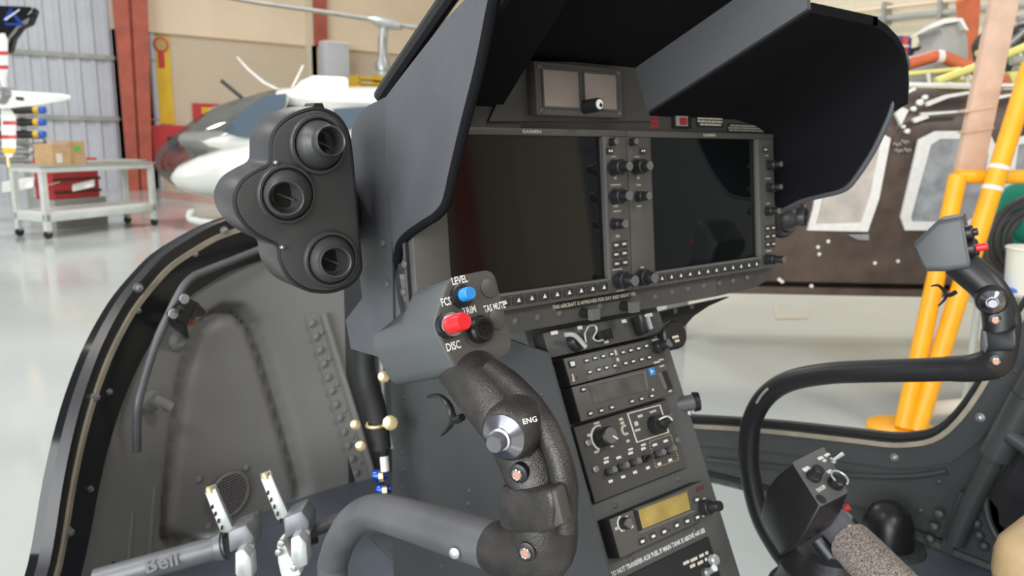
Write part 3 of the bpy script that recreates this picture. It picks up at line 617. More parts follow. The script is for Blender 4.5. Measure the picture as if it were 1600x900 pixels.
# grille with wire mesh
gq,gs = whit(357,772,-.004); gn = (wpt(gs,gq.z,.01,-1)-wpt(gs,gq.z,0,-1)).normalized(); ga = gn.cross(Z).normalized(); gb = Z
GR = .040
gr = part('speaker_grille', lathe(gq+gn*.002, gn, [(GR,0),(GR,.001)],32), 'redmesh', nose)
part('ring', torus(gq+gn*.003,gn,GR,.003,32,8), 'wall', gr)
wl = []
for k in range(-7,8):
    h = math.sqrt(max(0,GR**2-(k*.0053)**2)); 
    wl.append(cyl(gq+gn*.005+ga*k*.0053-gb*h, gq+gn*.005+ga*k*.0053+gb*h, .0008,None,5)); wl.append(cyl(gq+gn*.005+gb*k*.0053-ga*h, gq+gn*.005+gb*k*.0053+ga*h, .0008,None,5))
part('wire_mesh', join(*wl), 'steel', gr, kind='stuff')
for x,y in ((311,749),(385,731),(402,802),(326,822)): q,s = whit(x,y,-.009); inst('screw', SH['rivetw'], nose, q, gn, s=.007)
# riveted strip at the inboard edge
A,sa = whit(478,490,.004); B,sb = whit(563,770,.004); C_,sc = whit(505,490,.004); D_,sd_ = whit(590,770,.004)
rs = part('rivet_strip', prism([A,B,D_,C_], -gn*.006), 'wall', nose)
for i in range(13):
    f = i/12; q,s = whit(488+f*75, 505+f*255, .008); inst('rivet', SH['rivetw'], rs, q, gn, s=.0075)
    if i%2 == 0: q,s = whit(503+f*72, 520+f*245, .006); inst('rivet', SH['rivetw'], rs, q, gn, s=.004)
A,sa = whit(506,490,.008); B,sb = whit(592,770,.008)
part('edge_angle', tube([A,A.lerp(B,.5),B],.006,8), 'wall', rs)
# small ridges in the panel
for x0,y0,x1,y1 in ((240,760,230,880),(205,800,198,880)):
    a,_ = whit(x0,y0,-.003); b,_ = whit(x1,y1,-.003); part('crease', tube([a,a.lerp(b,.5),b],.005,8), 'wall', nose)
# hand rail and its lamp bracket
hr = thing('grab_rail', 'thin grey bent rail on the nose wall beside the oval recess', 'rail', whit(215,705,.04)[0])
rp = [whit(x,y,o)[0] for x,y,o in ((425,380,.012),(400,392,.035),(320,424,.04),(300,434,.04),(284,452,.04),(262,495,.04),(244,535,.04),(226,590,.04),(216,630,.04),(214,665,.035),(214,705,.03))]
part('tube', tube(rp,.0065,12,6), 'tube', hr)
q,s = whit(235,625,.0); part('foot', lathe(q,gn,[(.018,0),(.018,.006),(.009,.009),(.009,.035)],16), 'wall', hr); part('foot_clamp', cyl(q+gn*.03+V((-.012,0,.012)),q+gn*.03+V((.012,0,-.008)),.009), 'wall', hr)
lb = thing('map_light', 'small black bracket with amber lamp mounted on the grab rail', 'lamp', whit(290,500,.02)[0])
def wp(x,y,o): return whit(x,y,o)[0]
bp_ = [wp(264,492,.05),wp(286,462,.05),wp(312,474,.05),wp(292,508,.05)]
part('bracket', prism(bp_, -gn*.008), 'black', lb); part('flange', prism([wp(262,494,.05),wp(292,508,.05),wp(295,526,.012),wp(266,506,.012)], -V((0,.003,.004))), 'black', lb); part('flange', prism([wp(308,472,.05),wp(320,484,.018),wp(316,490,.012),wp(300,492,.05)], -V((0,.003,.004))), 'black', lb)
part('bulb', lathe(wp(296,500,.028), V((.3,-1,.2)), [(.001,-.008),(.008,-.003),(.008,.004),(.001,.010)],14), 'amber', lb); part('pad', lathe(wp(276,532,.0),gn,[(.016,0),(.016,.006),(.008,.012)],16), 'wall', lb)
for x,y in ((287,467),(270,490)): part('tab', lathe(wp(x,y,.05),gn,[(.008,0),(.008,.003)],10), 'alu', lb)
part('clamp', tube([wp(279,478,.055),wp(284,484,.06),wp(276,486,.06)],.004,8), 'blackmatte', lb)
# ------------------------------------------------------------------ cockpit floor with the chin window on the right
def inplan(s): return wpt(s,0,.0,1)
CHX0, CHY0, CHY1 = .80, .61, 1.06
outl = []
for i in range(0,61):
    s = SS[-1]*.86*i/60; q = wpt(s,FZ,.0,1); outl.append(q)
lo = []
for i in range(0,61):
    s = S_L*i/60; q = wpt(s,FZ,.0,-1); lo.append(q)
# floor pieces (each a flat polygon)
def fpiece(poly, nm='floor_plate', m='floorpl'): return part(nm, prism([V((x,y,FZ)) for x,y in poly], -Z*.02), m, nose)
left = [(q.x,q.y) for q in lo]; fpiece([(XC,.3)]+[(CHX0,.3)]+[(CHX0,wpt(.2,0,0,1).y)]+[(wpt(s,0,0,1).x,wpt(s,0,0,1).y) for s in (.15,.1,.05)]+left+[(left[-1][0],.3)])
right = [(q.x,q.y) for q in outl]
fpiece([(CHX0,.0)]+[(1.40,.0)]+[p for p in reversed(right) if .0 < p[1] < CHY0]+[(wpt(0,0,0,1).x+.74,CHY0) if False else (max(p[0] for p in right if p[1] < CHY0+.05 and p[1] > CHY0-.05),CHY0)]+[(CHX0,CHY0)])
fpiece([(CHX0,CHY1)]+[p for p in reversed(right) if p[1] > CHY1 and p[0] > CHX0])
chin = thing('window_1', None, None, (1.1,.85,FZ), kind='structure')
cp = [p for p in reversed(right) if CHY0 < p[1] < CHY1]
cpoly = [(CHX0,CHY0),(cp[0][0],CHY0)]+cp+[(cp[-1][0],CHY1),(CHX0,CHY1)]
part('pane', prism([V((x,y,FZ-.014)) for x,y in cpoly], -Z*.004), 'pane', chin)
fr_ = [V((x,y,FZ)) for x,y in cpoly]; part('frame', tube(fr_+[fr_[0]],.006,8,0), 'blackmatte', chin)
part('belly_lip', prism([V((CHX0-.01,y,FZ-.05)) for y in (CHY0,CHY1)]+[V((CHX0-.01,y,FZ)) for y in (CHY1,CHY0)], V((.01,0,0))), 'blackmatte', chin)
# fold line and rivets on the right side wall
q0,_ = whit(1080,722,.002,1); 
def wr(x,y,o): return whit(x,y,o,1)[0]
part('wall_crease', tube([wr(1105,718,.001),wr(1200,728,.001),wr(1330,742,.001),wr(1420,744,.001),wr(1480,736,.001)],.006,8), 'sidewall', nose)
for x,y,r in ((1083,692,.006),(1178,696,.006),(1398,714,.0075),(1532,652,.008),(1300,702,.005),(1467,753,.005),(1485,720,.004),(1438,798,.005),(1562,590,.005),(1586,580,.005)):
    q,s = whit(x,y,.004,1); inst('rivet', SH['bolt'] if r > .0055 else SH['rivetd'], nose, q, wpt(s,0,.01,1)-wpt(s,0,0,1), s=r)
# black dome on the floor
dq = onZ(1384,852,FZ)
dm = thing('floor_dome', 'black rubber dome cap on the cockpit floor beside the collective', 'cap', dq)
part('dome', lathe(dq,Z,[(.046,0),(.045,.02),(.042,.045),(.033,.068),(.018,.08),(.004,.083)],28), 'black', dm); part('flange', lathe(dq,Z,[(.066,0),(.064,.004),(.05,.006)],28), 'sidewall', dm)
for k in range(6): a = k*math.pi/3; inst('rivet', SH['rivetd'], dm, dq+V((.057*math.cos(a),.057*math.sin(a),.004)), Z, s=.004)
# strut on the right wall
X1 = 1.36
stt = thing('frame_strut', 'thick dark diagonal tube strut along the right cabin wall', 'strut', onX(1488,850,X1))
part('tube', tube([onX(1492,848,X1),onX(1516,790,X1),onX(1556,712,X1),onX(1592,650,X1)],.016,18), 'sidewall', stt); part('collar', cyl(onX(1556,712,X1-.004),onX(1606,620,X1-.004),.024,None,20), 'sidewall', stt); part('upper_tube', cyl(onX(1580,660,X1),onX(1640,556,X1),.021,None,18), 'sidewall', stt)
q = onX(1578,680,X1-.02); part('lug', cyl(q,q+V((-.005,-.05,-.02)),.013,None,14), 'sidewall', stt); part('lug_pin', cyl(q+V((-.005,-.05,-.02)),q+V((-.006,-.056,-.022)),.008,None,12), 'steel', stt)
part('foot_plate', prism([onX(x,y,X1+.01) for x,y in ((1468,858),(1500,768),(1516,775),(1486,868))],V((.008,0,0))), 'sidewall', stt)
part('gusset', prism([onX(x,y,X1+.02) for x,y in ((1496,862),(1520,762),(1540,770),(1562,800),(1580,880),(1540,890))],V((.008,0,0))), 'sidewall', stt)
for x,y in ((1467,804),(1459,824),(1452,843),(1498,814),(1492,832),(1484,850),(1525,819),(1529,837),(1537,854),(1582,640)):
    inst('bolt', SH['rivetd'], stt, onX(x,y,X1+.015), V((-1,-.15,.1)), s=.009)
# dark lower side panel by the seat
dp = thing('side_pocket', 'dark recessed side pocket with sloping edge beside the tan seat', 'pocket', onX(1560,830,X1+.02))
part('backing', prism([onX(x,y,X1+.02) for x,y in ((1542,770),(1556,745),(1600,690),(1660,640),(1660,880),(1570,860),(1545,815))],V((.006,0,0))), 'blackmatte', dp)
part('edge', tube([onX(x,y,X1+.015) for x,y in ((1565,850),(1546,815),(1540,775),(1556,742),(1600,688),(1650,640))],.006,8), 'sidewall', dp)
part('flap', prism([onX(x,y,X1+.012) for x,y in ((1556,770),(1590,722),(1640,680),(1640,800),(1590,835),(1562,820))],V((.003,0,0))), 'leather', dp)
# floor angle strip
part('floor_angle', cyl(V((1.385,.75,FZ+.006)),V((1.385,.2,FZ+.006)),.012,None,8), 'sidewall', nose)
# tan seat
sq = P(1575,868,.93)
seat = thing('pilot_seat', 'tan leather seat cushion with stitched front edge', 'seat', (1.12,.1,FZ))
def cush(x0,x1,y0,y1,z0,z1,m,nm): return part(nm, abox(x0,x1,y0,y1,z0,z1), m, seat, .03, bseg=4)
sx0, sy1, sz1 = P(1536,872,.92).x, P(1536,880,.92).y, P(1600,800,.95).z
cush(sx0,sx0+.44,sy1-.48,sy1,sz1-.085,sz1,'tan','cushion'); part('stitching', tube([V((sx0+.032,sy1+.0002,sz1-.034)),V((sx0+.2,sy1+.0002,sz1-.034)),V((sx0+.4,sy1+.0002,sz1-.034))],.0010,6,4), 'card', seat)
part('seat_pan', abox(sx0+.02,sx0+.42,sy1-.46,sy1-.02,FZ,sz1-.085), 'sidewall', seat)
# hydraulic lines and wires in the gap left of the centre box
hs = thing('hose_bundle', 'black hose with clamp and blue fittings behind the cyclic head', 'hose', P(595,760,1.05))
part('hose', tube([P(583,520,1.0),P(572,560,1.02),P(576,600,1.03),P(588,640,1.04),P(597,700,1.05)],[.011,.012,.0135,.0135,.0125],14), 'rubber', hs)
part('hose_end', cyl(P(596,690,1.05),P(599,712,1.05),.0125,.008), 'black', hs); part('fitting', cyl(P(600,710,1.05),P(602,736,1.05),.006), 'whiteplastic', hs)
part('clamp', torus(P(590,662,1.04),P(597,700,1.05)-P(588,640,1.04),.0145,.0025,20,6), 'brass', hs)
for x,y,m,r in ((610,660,'brass',.010),(600,588,'brass',.008),(556,663,'brass',.007),(564,696,'brass',.007)): part('clamp_screw', lathe(P(x,y,1.03),V((-.5,-.8,.2)),[(r,0),(r,.004),(r*.5,.006)],12), m, hs)
part('wire', tube([P(598,520,1.02),P(596,570,1.03),P(600,640,1.05),P(612,700,1.06)],.004,8), 'alu', hs)
for x,y in ((588,744),(594,766)): part('union', lathe(P(x-6,y,1.06),V((.8,-.5,.1)),[(.007,0),(.009,.003),(.009,.011),(.006,.013),(.006,.02)],12), 'bluefit', hs); part('union_nut', lathe(P(x+4,y+1,1.05),V((.8,-.5,.1)),[(.007,0),(.007,.006)],6), 'brass', hs)
# ------------------------------------------------------------------ anti-torque pedals
PDp = .94
def pedal(name, label, dx, dy, tubepx):
    t = thing(name, label, 'pedal', P(380+dx,895+dy,PDp))
    b0 = [P(x+dx,y+dy,PDp) for x,y in ((320,770),(337,764),(366,830),(346,836))]
    part('arm', prism(b0, HY*.016-HX*.006), 'alu', t, .002)
    q = P(329+dx,766+dy,PDp+.004); part('pin_cap', lathe(q,P(329+dx,766+dy,.9)-P(345+dx,805+dy,.9),[(.0055,-.004),(.0055,.003),(.003,.005)],14), 'brass', t)
    for k in range(5): part('adjust_hole', lathe(P(332+dx+k*5,792+dy+k*11,PDp-.001),-HX,[(.003,0),(.003,.001)],8), 'blackmatte', t)
    blk = [P(x+dx,y+dy,PDp-.02) for x,y in ((355,832),(384,820),(396,838),(396,860),(388,872),(372,858),(358,866))]
    part('clamp_block', prism(blk, HY*.035), 'pedal', t, .003)
    lv = [P(x+dx,y+dy,PDp-.035) for x,y in ((367,864),(380,858),(392,872),(394,905),(378,912),(367,898))]
    part('release_lever', prism(lv, HY*.02), 'alu', t, .002)
    part('lever_pin', lathe(P(394+dx,852+dy,PDp-.02),-HY,[(.004,0),(.004,.004)],10), 'steel', t)
    return t
t = pedal('rudder_pedal', 'anti torque pedal with foot bar reading Bell before the round grille', 0, 0, None)
a, b = P(352,852,PDp), P(150,908,PDp-.03); pbr = part('foot_bar', cyl(a,b,.0145,None,22), 'pedal', t); ax = (a-b).normalized()
part('end_cone', cyl(P(330,858,PDp),a,.0145,.018,20), 'pedal', t)
tq = a.lerp(b,.47); tn = (CAM-tq).normalized(); tn = (tn-ax*tn.dot(ax)).normalized(); text('embossed_name','Bell','tube',pbr,tq+tn*.0172,ax,tn.cross(ax),.016,wscale=1.15,bold=.02)
t2 = pedal('rudder_pedal', 'anti torque pedal with white bracket nearest the centre box', 87, -22, None)
part('foot_bar', cyl(P(478,832,PDp+.04),P(545,806,PDp+.06),.0095,None,16), 'tube', t2); part('dark_boss', cyl(P(462,838,PDp+.02),P(492,828,PDp+.03),.017,None,18), 'black', t2)
part('white_bracket', prism([P(x,y,PDp-.004) for x,y in ((432,850),(442,842),(452,868),(466,884),(470,900),(440,905),(434,880))], HY*.02), 'whiteplastic', t2, .002)
for x,y in ((436,862),(460,886),(440,848)): part('bracket_screw', lathe(P(x,y,PDp-.008),-HY,[(.0045,0),(.0045,.003),(.002,.005)],10), 'alu', t2)
# ================================================================== instrument panel
PAN = Fr((.407,.624,1.496), (1,0,0), (0,.118,.993))
SW, SHT, GAP = .2112, .1584, .0804
bw = GAP/2
ip = thing('instrument_panel', 'dark grey instrument panel face under the glareshield', 'instrument panel', PAN.pt(.25,-.2,-.02))
ol = [(-.043,-.20),(.43,-.204),(.505,-.202),(.535,-.196),(.552,-.184),(.556,-.165),(.556,.045),(.30,.085),(.08,.085),(.0,.03),(-.043,.01)]
part('face_plate', PAN.plate(ol,-.010,-.004), 'panel', ip, .002)
part('lower_flange', PAN.plate([(.05,-.176),(.42,-.178),(.42,-.2035),(.05,-.202)],-.004,-.0025), 'panel', ip)
for x,y in ((805,504),(840,498),(874,492),(937,481),(1024,466),(1050,459),(1075,454),(1100,449),(1124,445),(1145,441),(1167,436)):
    u,v = PAN.px(x,y-2,-.003); inst('rivet', SH['rivet'], ip, PAN.pt(u,v,-.003), PAN.n, s=.0042)
for x,y in ((598,380),(605,443),(632,413),(631,456)):
    inst('rivet', SH['rivet'], ip, onX(x,y,.3635), V((-1,-.1,0)), s=.0042)
# gusset under the right side
part('gusset', prism([PAN.at(x,y,-.03) for x,y in ((985,500),(1045,484),(1140,464),(1108,478),(1084,494),(1068,512),(1060,545),(1000,560))], -PAN.n*.006), 'blackmatte', ip)
for x,y in ((1055,486),(1081,479)): inst('rivet', SH['rivet'], ip, PAN.at(x,y,-.029), PAN.n, s=.004)
# side cover towards the vents
part('side_cover', prism([onX(x,y,.364) for x,y in ((606,150),(575,165),(557,182),(549,205),(547,260),(556,380),(566,466),(540,500),(548,545),(600,560),(640,560),(622,470),(614,420),(612,330),(608,200))], V((.006,0,0))), 'hood', ip)
part('seam', tube([onX(x,y,.3635) for x,y in ((607,152),(610,240),(613,340),(615,420),(616,478),(617,540))],.0012,6,2), 'blackmatte', ip)
part('recess_shade', PAN.box(-.043,-.0405,-.2,.0,-.004,-.003), 'blackmatte', ip)  # flush black strip standing for the dark of the recess beside the bezel
# standby display housing surface
part('upper_plate', PAN.plate([(.06,.014),(.10,.075),(.275,.085),(.30,.020)],-.004,.0), 'panel', ip)
# placards
def plac(name, px0, px1, th, rows, m, base=None, lift=.0):
    u0,v0 = PAN.px(*px0,lift); u1,v1 = PAN.px(*px1,lift); o = None
    if base: o = part(name, PAN.box(min(u0,u1)-.002,max(u0,u1)+.002,min(v0,v1)-.001,max(v0,v1)+.001,lift,lift+.0006), base, ip)
    n = len(rows); H = abs(v1-v0)
    bars = []
    for i,(a,b) in enumerate(rows):
        v = max(v0,v1)-H*(i+.5)/n; x = u0+(u1-u0)*a
        while x < u0+(u1-u0)*b-.001:
            wl = random.uniform(.003,.009); bars.append(PAN.box(x,min(x+wl,u0+(u1-u0)*b),v-H/n*.3,v+H/n*.3,lift+.0007,lift+.0009)); x += wl+.0012
    part('printed_lines', join(*bars), m, o or ip)
plac('placard',(1089,182),(1128,198),1,[(0,1),(0,1),(.1,.95)],'cream','blackmatte',-.0035)
plac('placard',(1167,182),(1198,190),1,[(.2,.8),(0,1)],'dimwhite','blackmatte',-.0035)
plac('placard',(1137,194),(1198,207),1,[(.05,.95),(0,1),(.02,.97)],'dimwhite','blackmatte',-.0035)
u,v = PAN.px(1022,190,-.004); part('red_print', join(*[PAN.box(u-.007,u+.007,v-.002+k,v+.002+k,-.0038,-.0034) for k in (-.006,0,.006)]), 'redink', ip)
u,v = PAN.px(1063,190,-.004); k = part('guarded_switch', PAN.box(u-.017,u+.017,v-.008,v+.008,-.004,-.001), 'black', ip); part('switch_frame', PAN.box(u-.012,u+.007,v-.006,v+.006,-.001,.002), 'dimwhite', k); part('switch_cap', PAN.box(u-.009,u+.003,v-.0045,v+.0035,.002,.004), 'redink', k)
u,v = PAN.px(932,469,-.002); k = part('placard', PAN.box(u-.06,u+.055,v-.0045,v+.0045,-.0025,-.0012), 'blackmatte', ip); text('lettering','THIS AIRCRAFT IS APPROVED FOR DAY AND NIGHT VFR','cream',k,PAN.pt(u-.002,v,-.001),PAN.x,PAN.y,.0042,wscale=.86,bold=.02)
for x,y in ((918,488),(980,477)):
    u,v = PAN.px(x-8,y+1,-.003); k = part('jack', PAN.lathe(u,v,[(.006,-.004),(.006,.008),(.0045,.008),(.0045,.012)],14), 'knob', ip); part('jack_cap', PAN.box(u-.006,u+.006,v-.006,v+.006,.012,.019), 'knobtip', k)
def knob(par, fr, u, v, r1, l1, r2=None, l2=0, w0=0, tip='knobtip', name='knob'):
    k = part(name, fr.lathe(u,v,[(r1*1.1,w0),(r1*1.1,w0+.001),(r1,w0+.0015),(r1,w0+l1-.001),(r1*.88,w0+l1)],18), 'knob', par)
    if r2:
        i = part('inner_knob', fr.lathe(u,v,[(r2,w0+l1),(r2,w0+l1+l2-.001),(r2*.9,w0+l1+l2)],16), 'knob', k)
        part('face', fr.lathe(u,v,[(r2*.92,w0+l1+l2-.0005),(r2*.92,w0+l1+l2+.0006)],16), tip, k)
    else: part('face', fr.lathe(u,v,[(r1*.85,w0+l1-.0003),(r1*.85,w0+l1+.0006)],16), tip, k)
    return k
def display(label, u0, knobs, smalls, arrows, buttons, prints):
    t = thing('flight_display', label, 'display', PAN.pt(u0+SW/2,-SHT-.018,.004), 'large flight displays')
    a,b,c,d_ = u0-bw+.0006, u0+SW+bw-.0006, .0075, -SHT-.0178
    # bezel as four bars around the glass
    part('bezel_top', PAN.box(a,b,0,c,-.004,.006), 'bezel', t, .0012); part('bezel_bottom', PAN.box(a,b,d_,-SHT,-.004,.006), 'bezel', t, .0012)
    part('bezel_side', PAN.box(a,u0,-SHT,0,-.004,.006), 'bezel', t, .0012); part('bezel_side', PAN.box(u0+SW,b,-SHT,0,-.004,.006), 'bezel', t, .0012)
    part('screen', PAN.box(u0,u0+SW,-SHT,0,-.002,.001), 'screen', t)
    part('screen_trim', join(PAN.box(u0+SW,u0+SW+.0035,-SHT,0,.006,.0072),PAN.box(u0,u0+SW+.0035,-SHT-.0025,-SHT,.006,.0072)), 'knobtip', t)
    text('maker_name','GARMIN','cream',t,PAN.pt(u0+SW*.5+.004,.0037,.0063),PAN.x,PAN.y,.0036,wscale=1.3,bold=.02)
    for k in range(12):
        u = u0+SW*(k+.5)/12; v = -SHT-.0088
        kk = part('softkey', PAN.box(u-.0068,u+.0068,v-.0045,v+.0045,.006,.0082), 'keycap', t, .0008); part('arrow_mark', PAN.plate([(u-.0024,v-.0018),(u+.0024,v-.0018),(u,v+.0024)],.0082,.0086), 'white', kk)
    for x,y,r1,l1,r2,l2 in knobs:
        u,v = PAN.px(x,y,.006); knob(t,PAN,u,v,r1,l1,r2,l2,.006)
    for x,y in smalls: u,v = PAN.px(x,y,.006); knob(t,PAN,u,v,.0042,.009,w0=.006)
    for x,y in arrows:
        u,v = PAN.px(x,y,.006); kk = part('key', PAN.box(u-.005,u+.005,v-.003,v+.003,.006,.0078), 'keycap', t); part('arrow_mark', join(PAN.plate([(u-.0035,v),(u-.0005,v+.0016),(u-.0005,v-.0016)],.0078,.0082),PAN.plate([(u+.0003,v),(u+.0033,v+.0016),(u+.0033,v-.0016)],.0078,.0082)), 'white', kk)
    for x,y in buttons:
        u,v = PAN.px(x,y,.006); kk = part('key', PAN.box(u-.0052,u+.0052,v-.0042,v+.0042,.006,.008), 'keycap', t, .0008); part('key_legend', PAN.box(u-.003,u+.003,v-.0012,v+.0012,.008,.0083), 'cream', kk)
    for x,y,w_,h_ in prints: part('printed_legend', bar(PAN,*PAN.px(x,y,.006),w_,h_,.0061), 'dimwhite', t)
display('large dark flight display on the side of the panel by the three air vents', 0,
    [(957,262,.0085,.016,.0055,.010),(959,307,.0085,.014,.006,.010),(958,350,.006,.012,.005,.007),(966,437,.0095,.013,.0065,.013)],
    [(954,222)], [(952,236)], [(961,383),(973.5,381),(961,397.5),(974,395.5),(962,412),(975,410)],
    [(959,245,.008,.0014),(961,278,.004,.003),(962,289,.016,.0018),(962,322,.008,.0025),(964,330,.012,.0018),(965,369,.006,.003),(964,421,.016,.0016),(969,454,.012,.0014)])
display('large dark flight display on the side of the panel by the yellow stand', SW+GAP,
    [(992,261,.0085,.015,.0055,.008),(996,307,.006,.010,.005,.008),(1000,433,.0095,.012,.0065,.011),(1200,258,.006,.012,.004,.008),(1200,293,.006,.012,.004,.008),(1198,330,.006,.010,.0045,.009),(1197,405,.007,.014,.005,.014)],
    [(985,222)], [(1003,236),(1194,234)], [(1197.5,357),(1206.5,356),(1197.5,369.5),(1207,368.5),(1198,382),(1207,381)],
    [(995,245,.008,.0014),(997,278,.004,.003),(998,289,.007,.0018),(998,322,.008,.002),(1003,418,.006,.0025),(1198,243,.008,.0016),(1200,279,.012,.0016),(1200,318,.008,.002),(1201,392,.012,.0025)])
# standby display
t = thing('standby_display', 'twin square standby display set above the gap between the big displays', 'display', PAN.pt(.185,.015,.004))
q = [PAN.px(x,y,.014) for x,y in ((829,100),(973,115),(969,192),(838,189))]
u0,u1,v0,v1 = .111,.238,.0200,.074
part('housing', PAN.box(u0,u1,v0,v1,.0,.014), 'bezel', t, .002)
for a,b in ((u0+.010,u0+.060),(u0+.068,u0+.117)): part('screen', PAN.box(a,b,v0+.0085,v1-.008,.0135,.0146), 'screen2', t, .0006); part('screen_frame', join(PAN.box(a-.002,a,v0+.0065,v1-.006,.014,.0155),PAN.box(b,b+.002,v0+.0065,v1-.006,.014,.0155),PAN.box(a,b,v0+.0065,v0+.0085,.014,.0155),PAN.box(a,b,v1-.008,v1-.006,.014,.0155)), 'panel', t)
u,v = u0+.068,v0+.010; k = part('knob', PAN.lathe(u,v,[(.0075,.014),(.0072,.034),(.0066,.036)],20), 'knob', t); part('knob_cap', PAN.lathe(u,v,[(.0052,.0358),(.0052,.0366),(.003,.037)],16), 'white', k); part('knob_dot', PAN.lathe(u+.001,v-.001,[(.0022,.037),(.0022,.0375)],12), 'knob', k)
for a in (u0+.006,u1-.006):
    for b in (v0+.005,v1-.005): inst('screw', SH['rivet'], t, PAN.pt(a,b,.014), PAN.n, s=.0036)
# ------------------------------------------------------------------ glareshield
gs_ = thing('glareshield', 'charcoal hooded glareshield with flared side flaps over the panel', 'glareshield', (XC,.6,1.53))
XL, XR = .362, .978
lf = [(788,-90),(765,0),(745,100),(720,200),(703,272),(697,300),(690,322),(676,338),(660,348),(633,367),(620,384),(616,410),(608,360),(602,250),(600,153),(617,130),(640,100),(697,27),(723,0),(745,-40),(765,-90)]
LP = [onX(x,y,XL) for x,y in lf]
part('side_flap', prism(LP, V((.007,0,0))), 'hood', gs_, .002)
part('flap_edge', tube([p+V((.0035,0,0)) for p in LP[:12]],.0045,10,4), 'hoodin', gs_)
rf = [(1372,47),(1398,68),(1413,92),(1412,112),(1400,140),(1388,180),(1362,236),(1330,284),(1312,298),(1280,306),(1250,314),(1215,332),(1205,300),(1200,200),(1215,120),(1300,60)]
RP = [onX(x,y,XR) for x,y in rf]
part('side_flap', prism(RP, V((.007,0,0))), 'hoodin', gs_, .002)
part('flap_edge', tube([p+V((.0035,0,0)) for p in RP[:12]],.004,10,4), 'hood', gs_)
def hz(y, top=0): return 1.531+.60*(.62-y)+top
# roof: outer low shoulders + raised crown, ceilings below
ya, yb = .458, .70
def slabx(x0a,x1a,x0b,x1b,zo,th):                      # aft (a) and forward (b) X limits
    return box8([(x0a,ya,hz(ya,zo)),(x1a,ya,hz(ya,zo)),(x1b,yb,hz(yb,zo)),(x0b,yb,hz(yb,zo)),(x0a,ya,hz(ya,zo+th)),(x1a,ya,hz(ya,zo+th)),(x1b,yb,hz(yb,zo+th)),(x0b,yb,hz(yb,zo+th))])
part('shoulder', slabx(XL+.012,.43,XL+.012,.50,0,.012), 'hoodin', gs_); part('shoulder', slabx(.75,XR-.09,.69,XR-.06,-.003,.010), 'hoodin', gs_)
part('shoulder_side', box8([(XL+.007,.46,hz(.46,-.02)),(XL+.014,.46,hz(.46,-.02)),(XL+.014,.70,hz(.70,-.02)),(XL+.007,.70,hz(.70,-.03)),(XL+.007,.46,hz(.46,.010)),(XL+.014,.46,hz(.46,.012)),(XL+.014,.70,hz(.70,.012)),(XL+.007,.70,hz(.70,.010))]), 'hoodin', gs_)
part('crown_wall', box8([(.43,ya,hz(ya,0)),(.437,ya,hz(ya,0)),(.507,yb,hz(yb,0)),(.50,yb,hz(yb,0)),(.43,ya,hz(ya,.055)),(.437,ya,hz(ya,.055)),(.507,yb,hz(yb,.055)),(.50,yb,hz(yb,.055))]), 'hoodin', gs_)
part('crown_wall', box8([(.743,ya,hz(ya,0)),(.75,ya,hz(ya,0)),(.69,yb,hz(yb,0)),(.683,yb,hz(yb,0)),(.725,ya,hz(ya,.055)),(.732,ya,hz(ya,.055)),(.672,yb,hz(yb,.055)),(.665,yb,hz(yb,.055))]), 'hood', gs_)
part('crown', slabx(.425,.755,.49,.70,.052,.014), 'hoodin', gs_, .004)
# curved right shoulder from roof to flap
aR = [onX(1372,47,XR), V((XR-.05,ya,hz(ya,.012)))]
prf = lambda y: [V((XR-a_,y,hz(y,b_))) for a_,b_ in ((.10,-.003),(.07,-.008),(.045,-.016),(.024,-.028),(.010,-.044),(.002,-.064),(-.002,-.085),(-.006,-.085),(-.003,-.062),(.005,-.040),(.019,-.022),(.041,-.009),(.067,.0),(.10,.007))]
part('shoulder_curve', rings([prf(y) for y in (.458,.52,.6,.7)]), 'hoodin', gs_, angle=50)
# black tube standing in for the backlit crown edge on the left shoulder
part('backlit_edge', tube([onX(x,y,.371) for x,y in ((596,152),(606,136),(648,74),(699,0),(745,-64))],.0078,10,4), 'black', gs_)
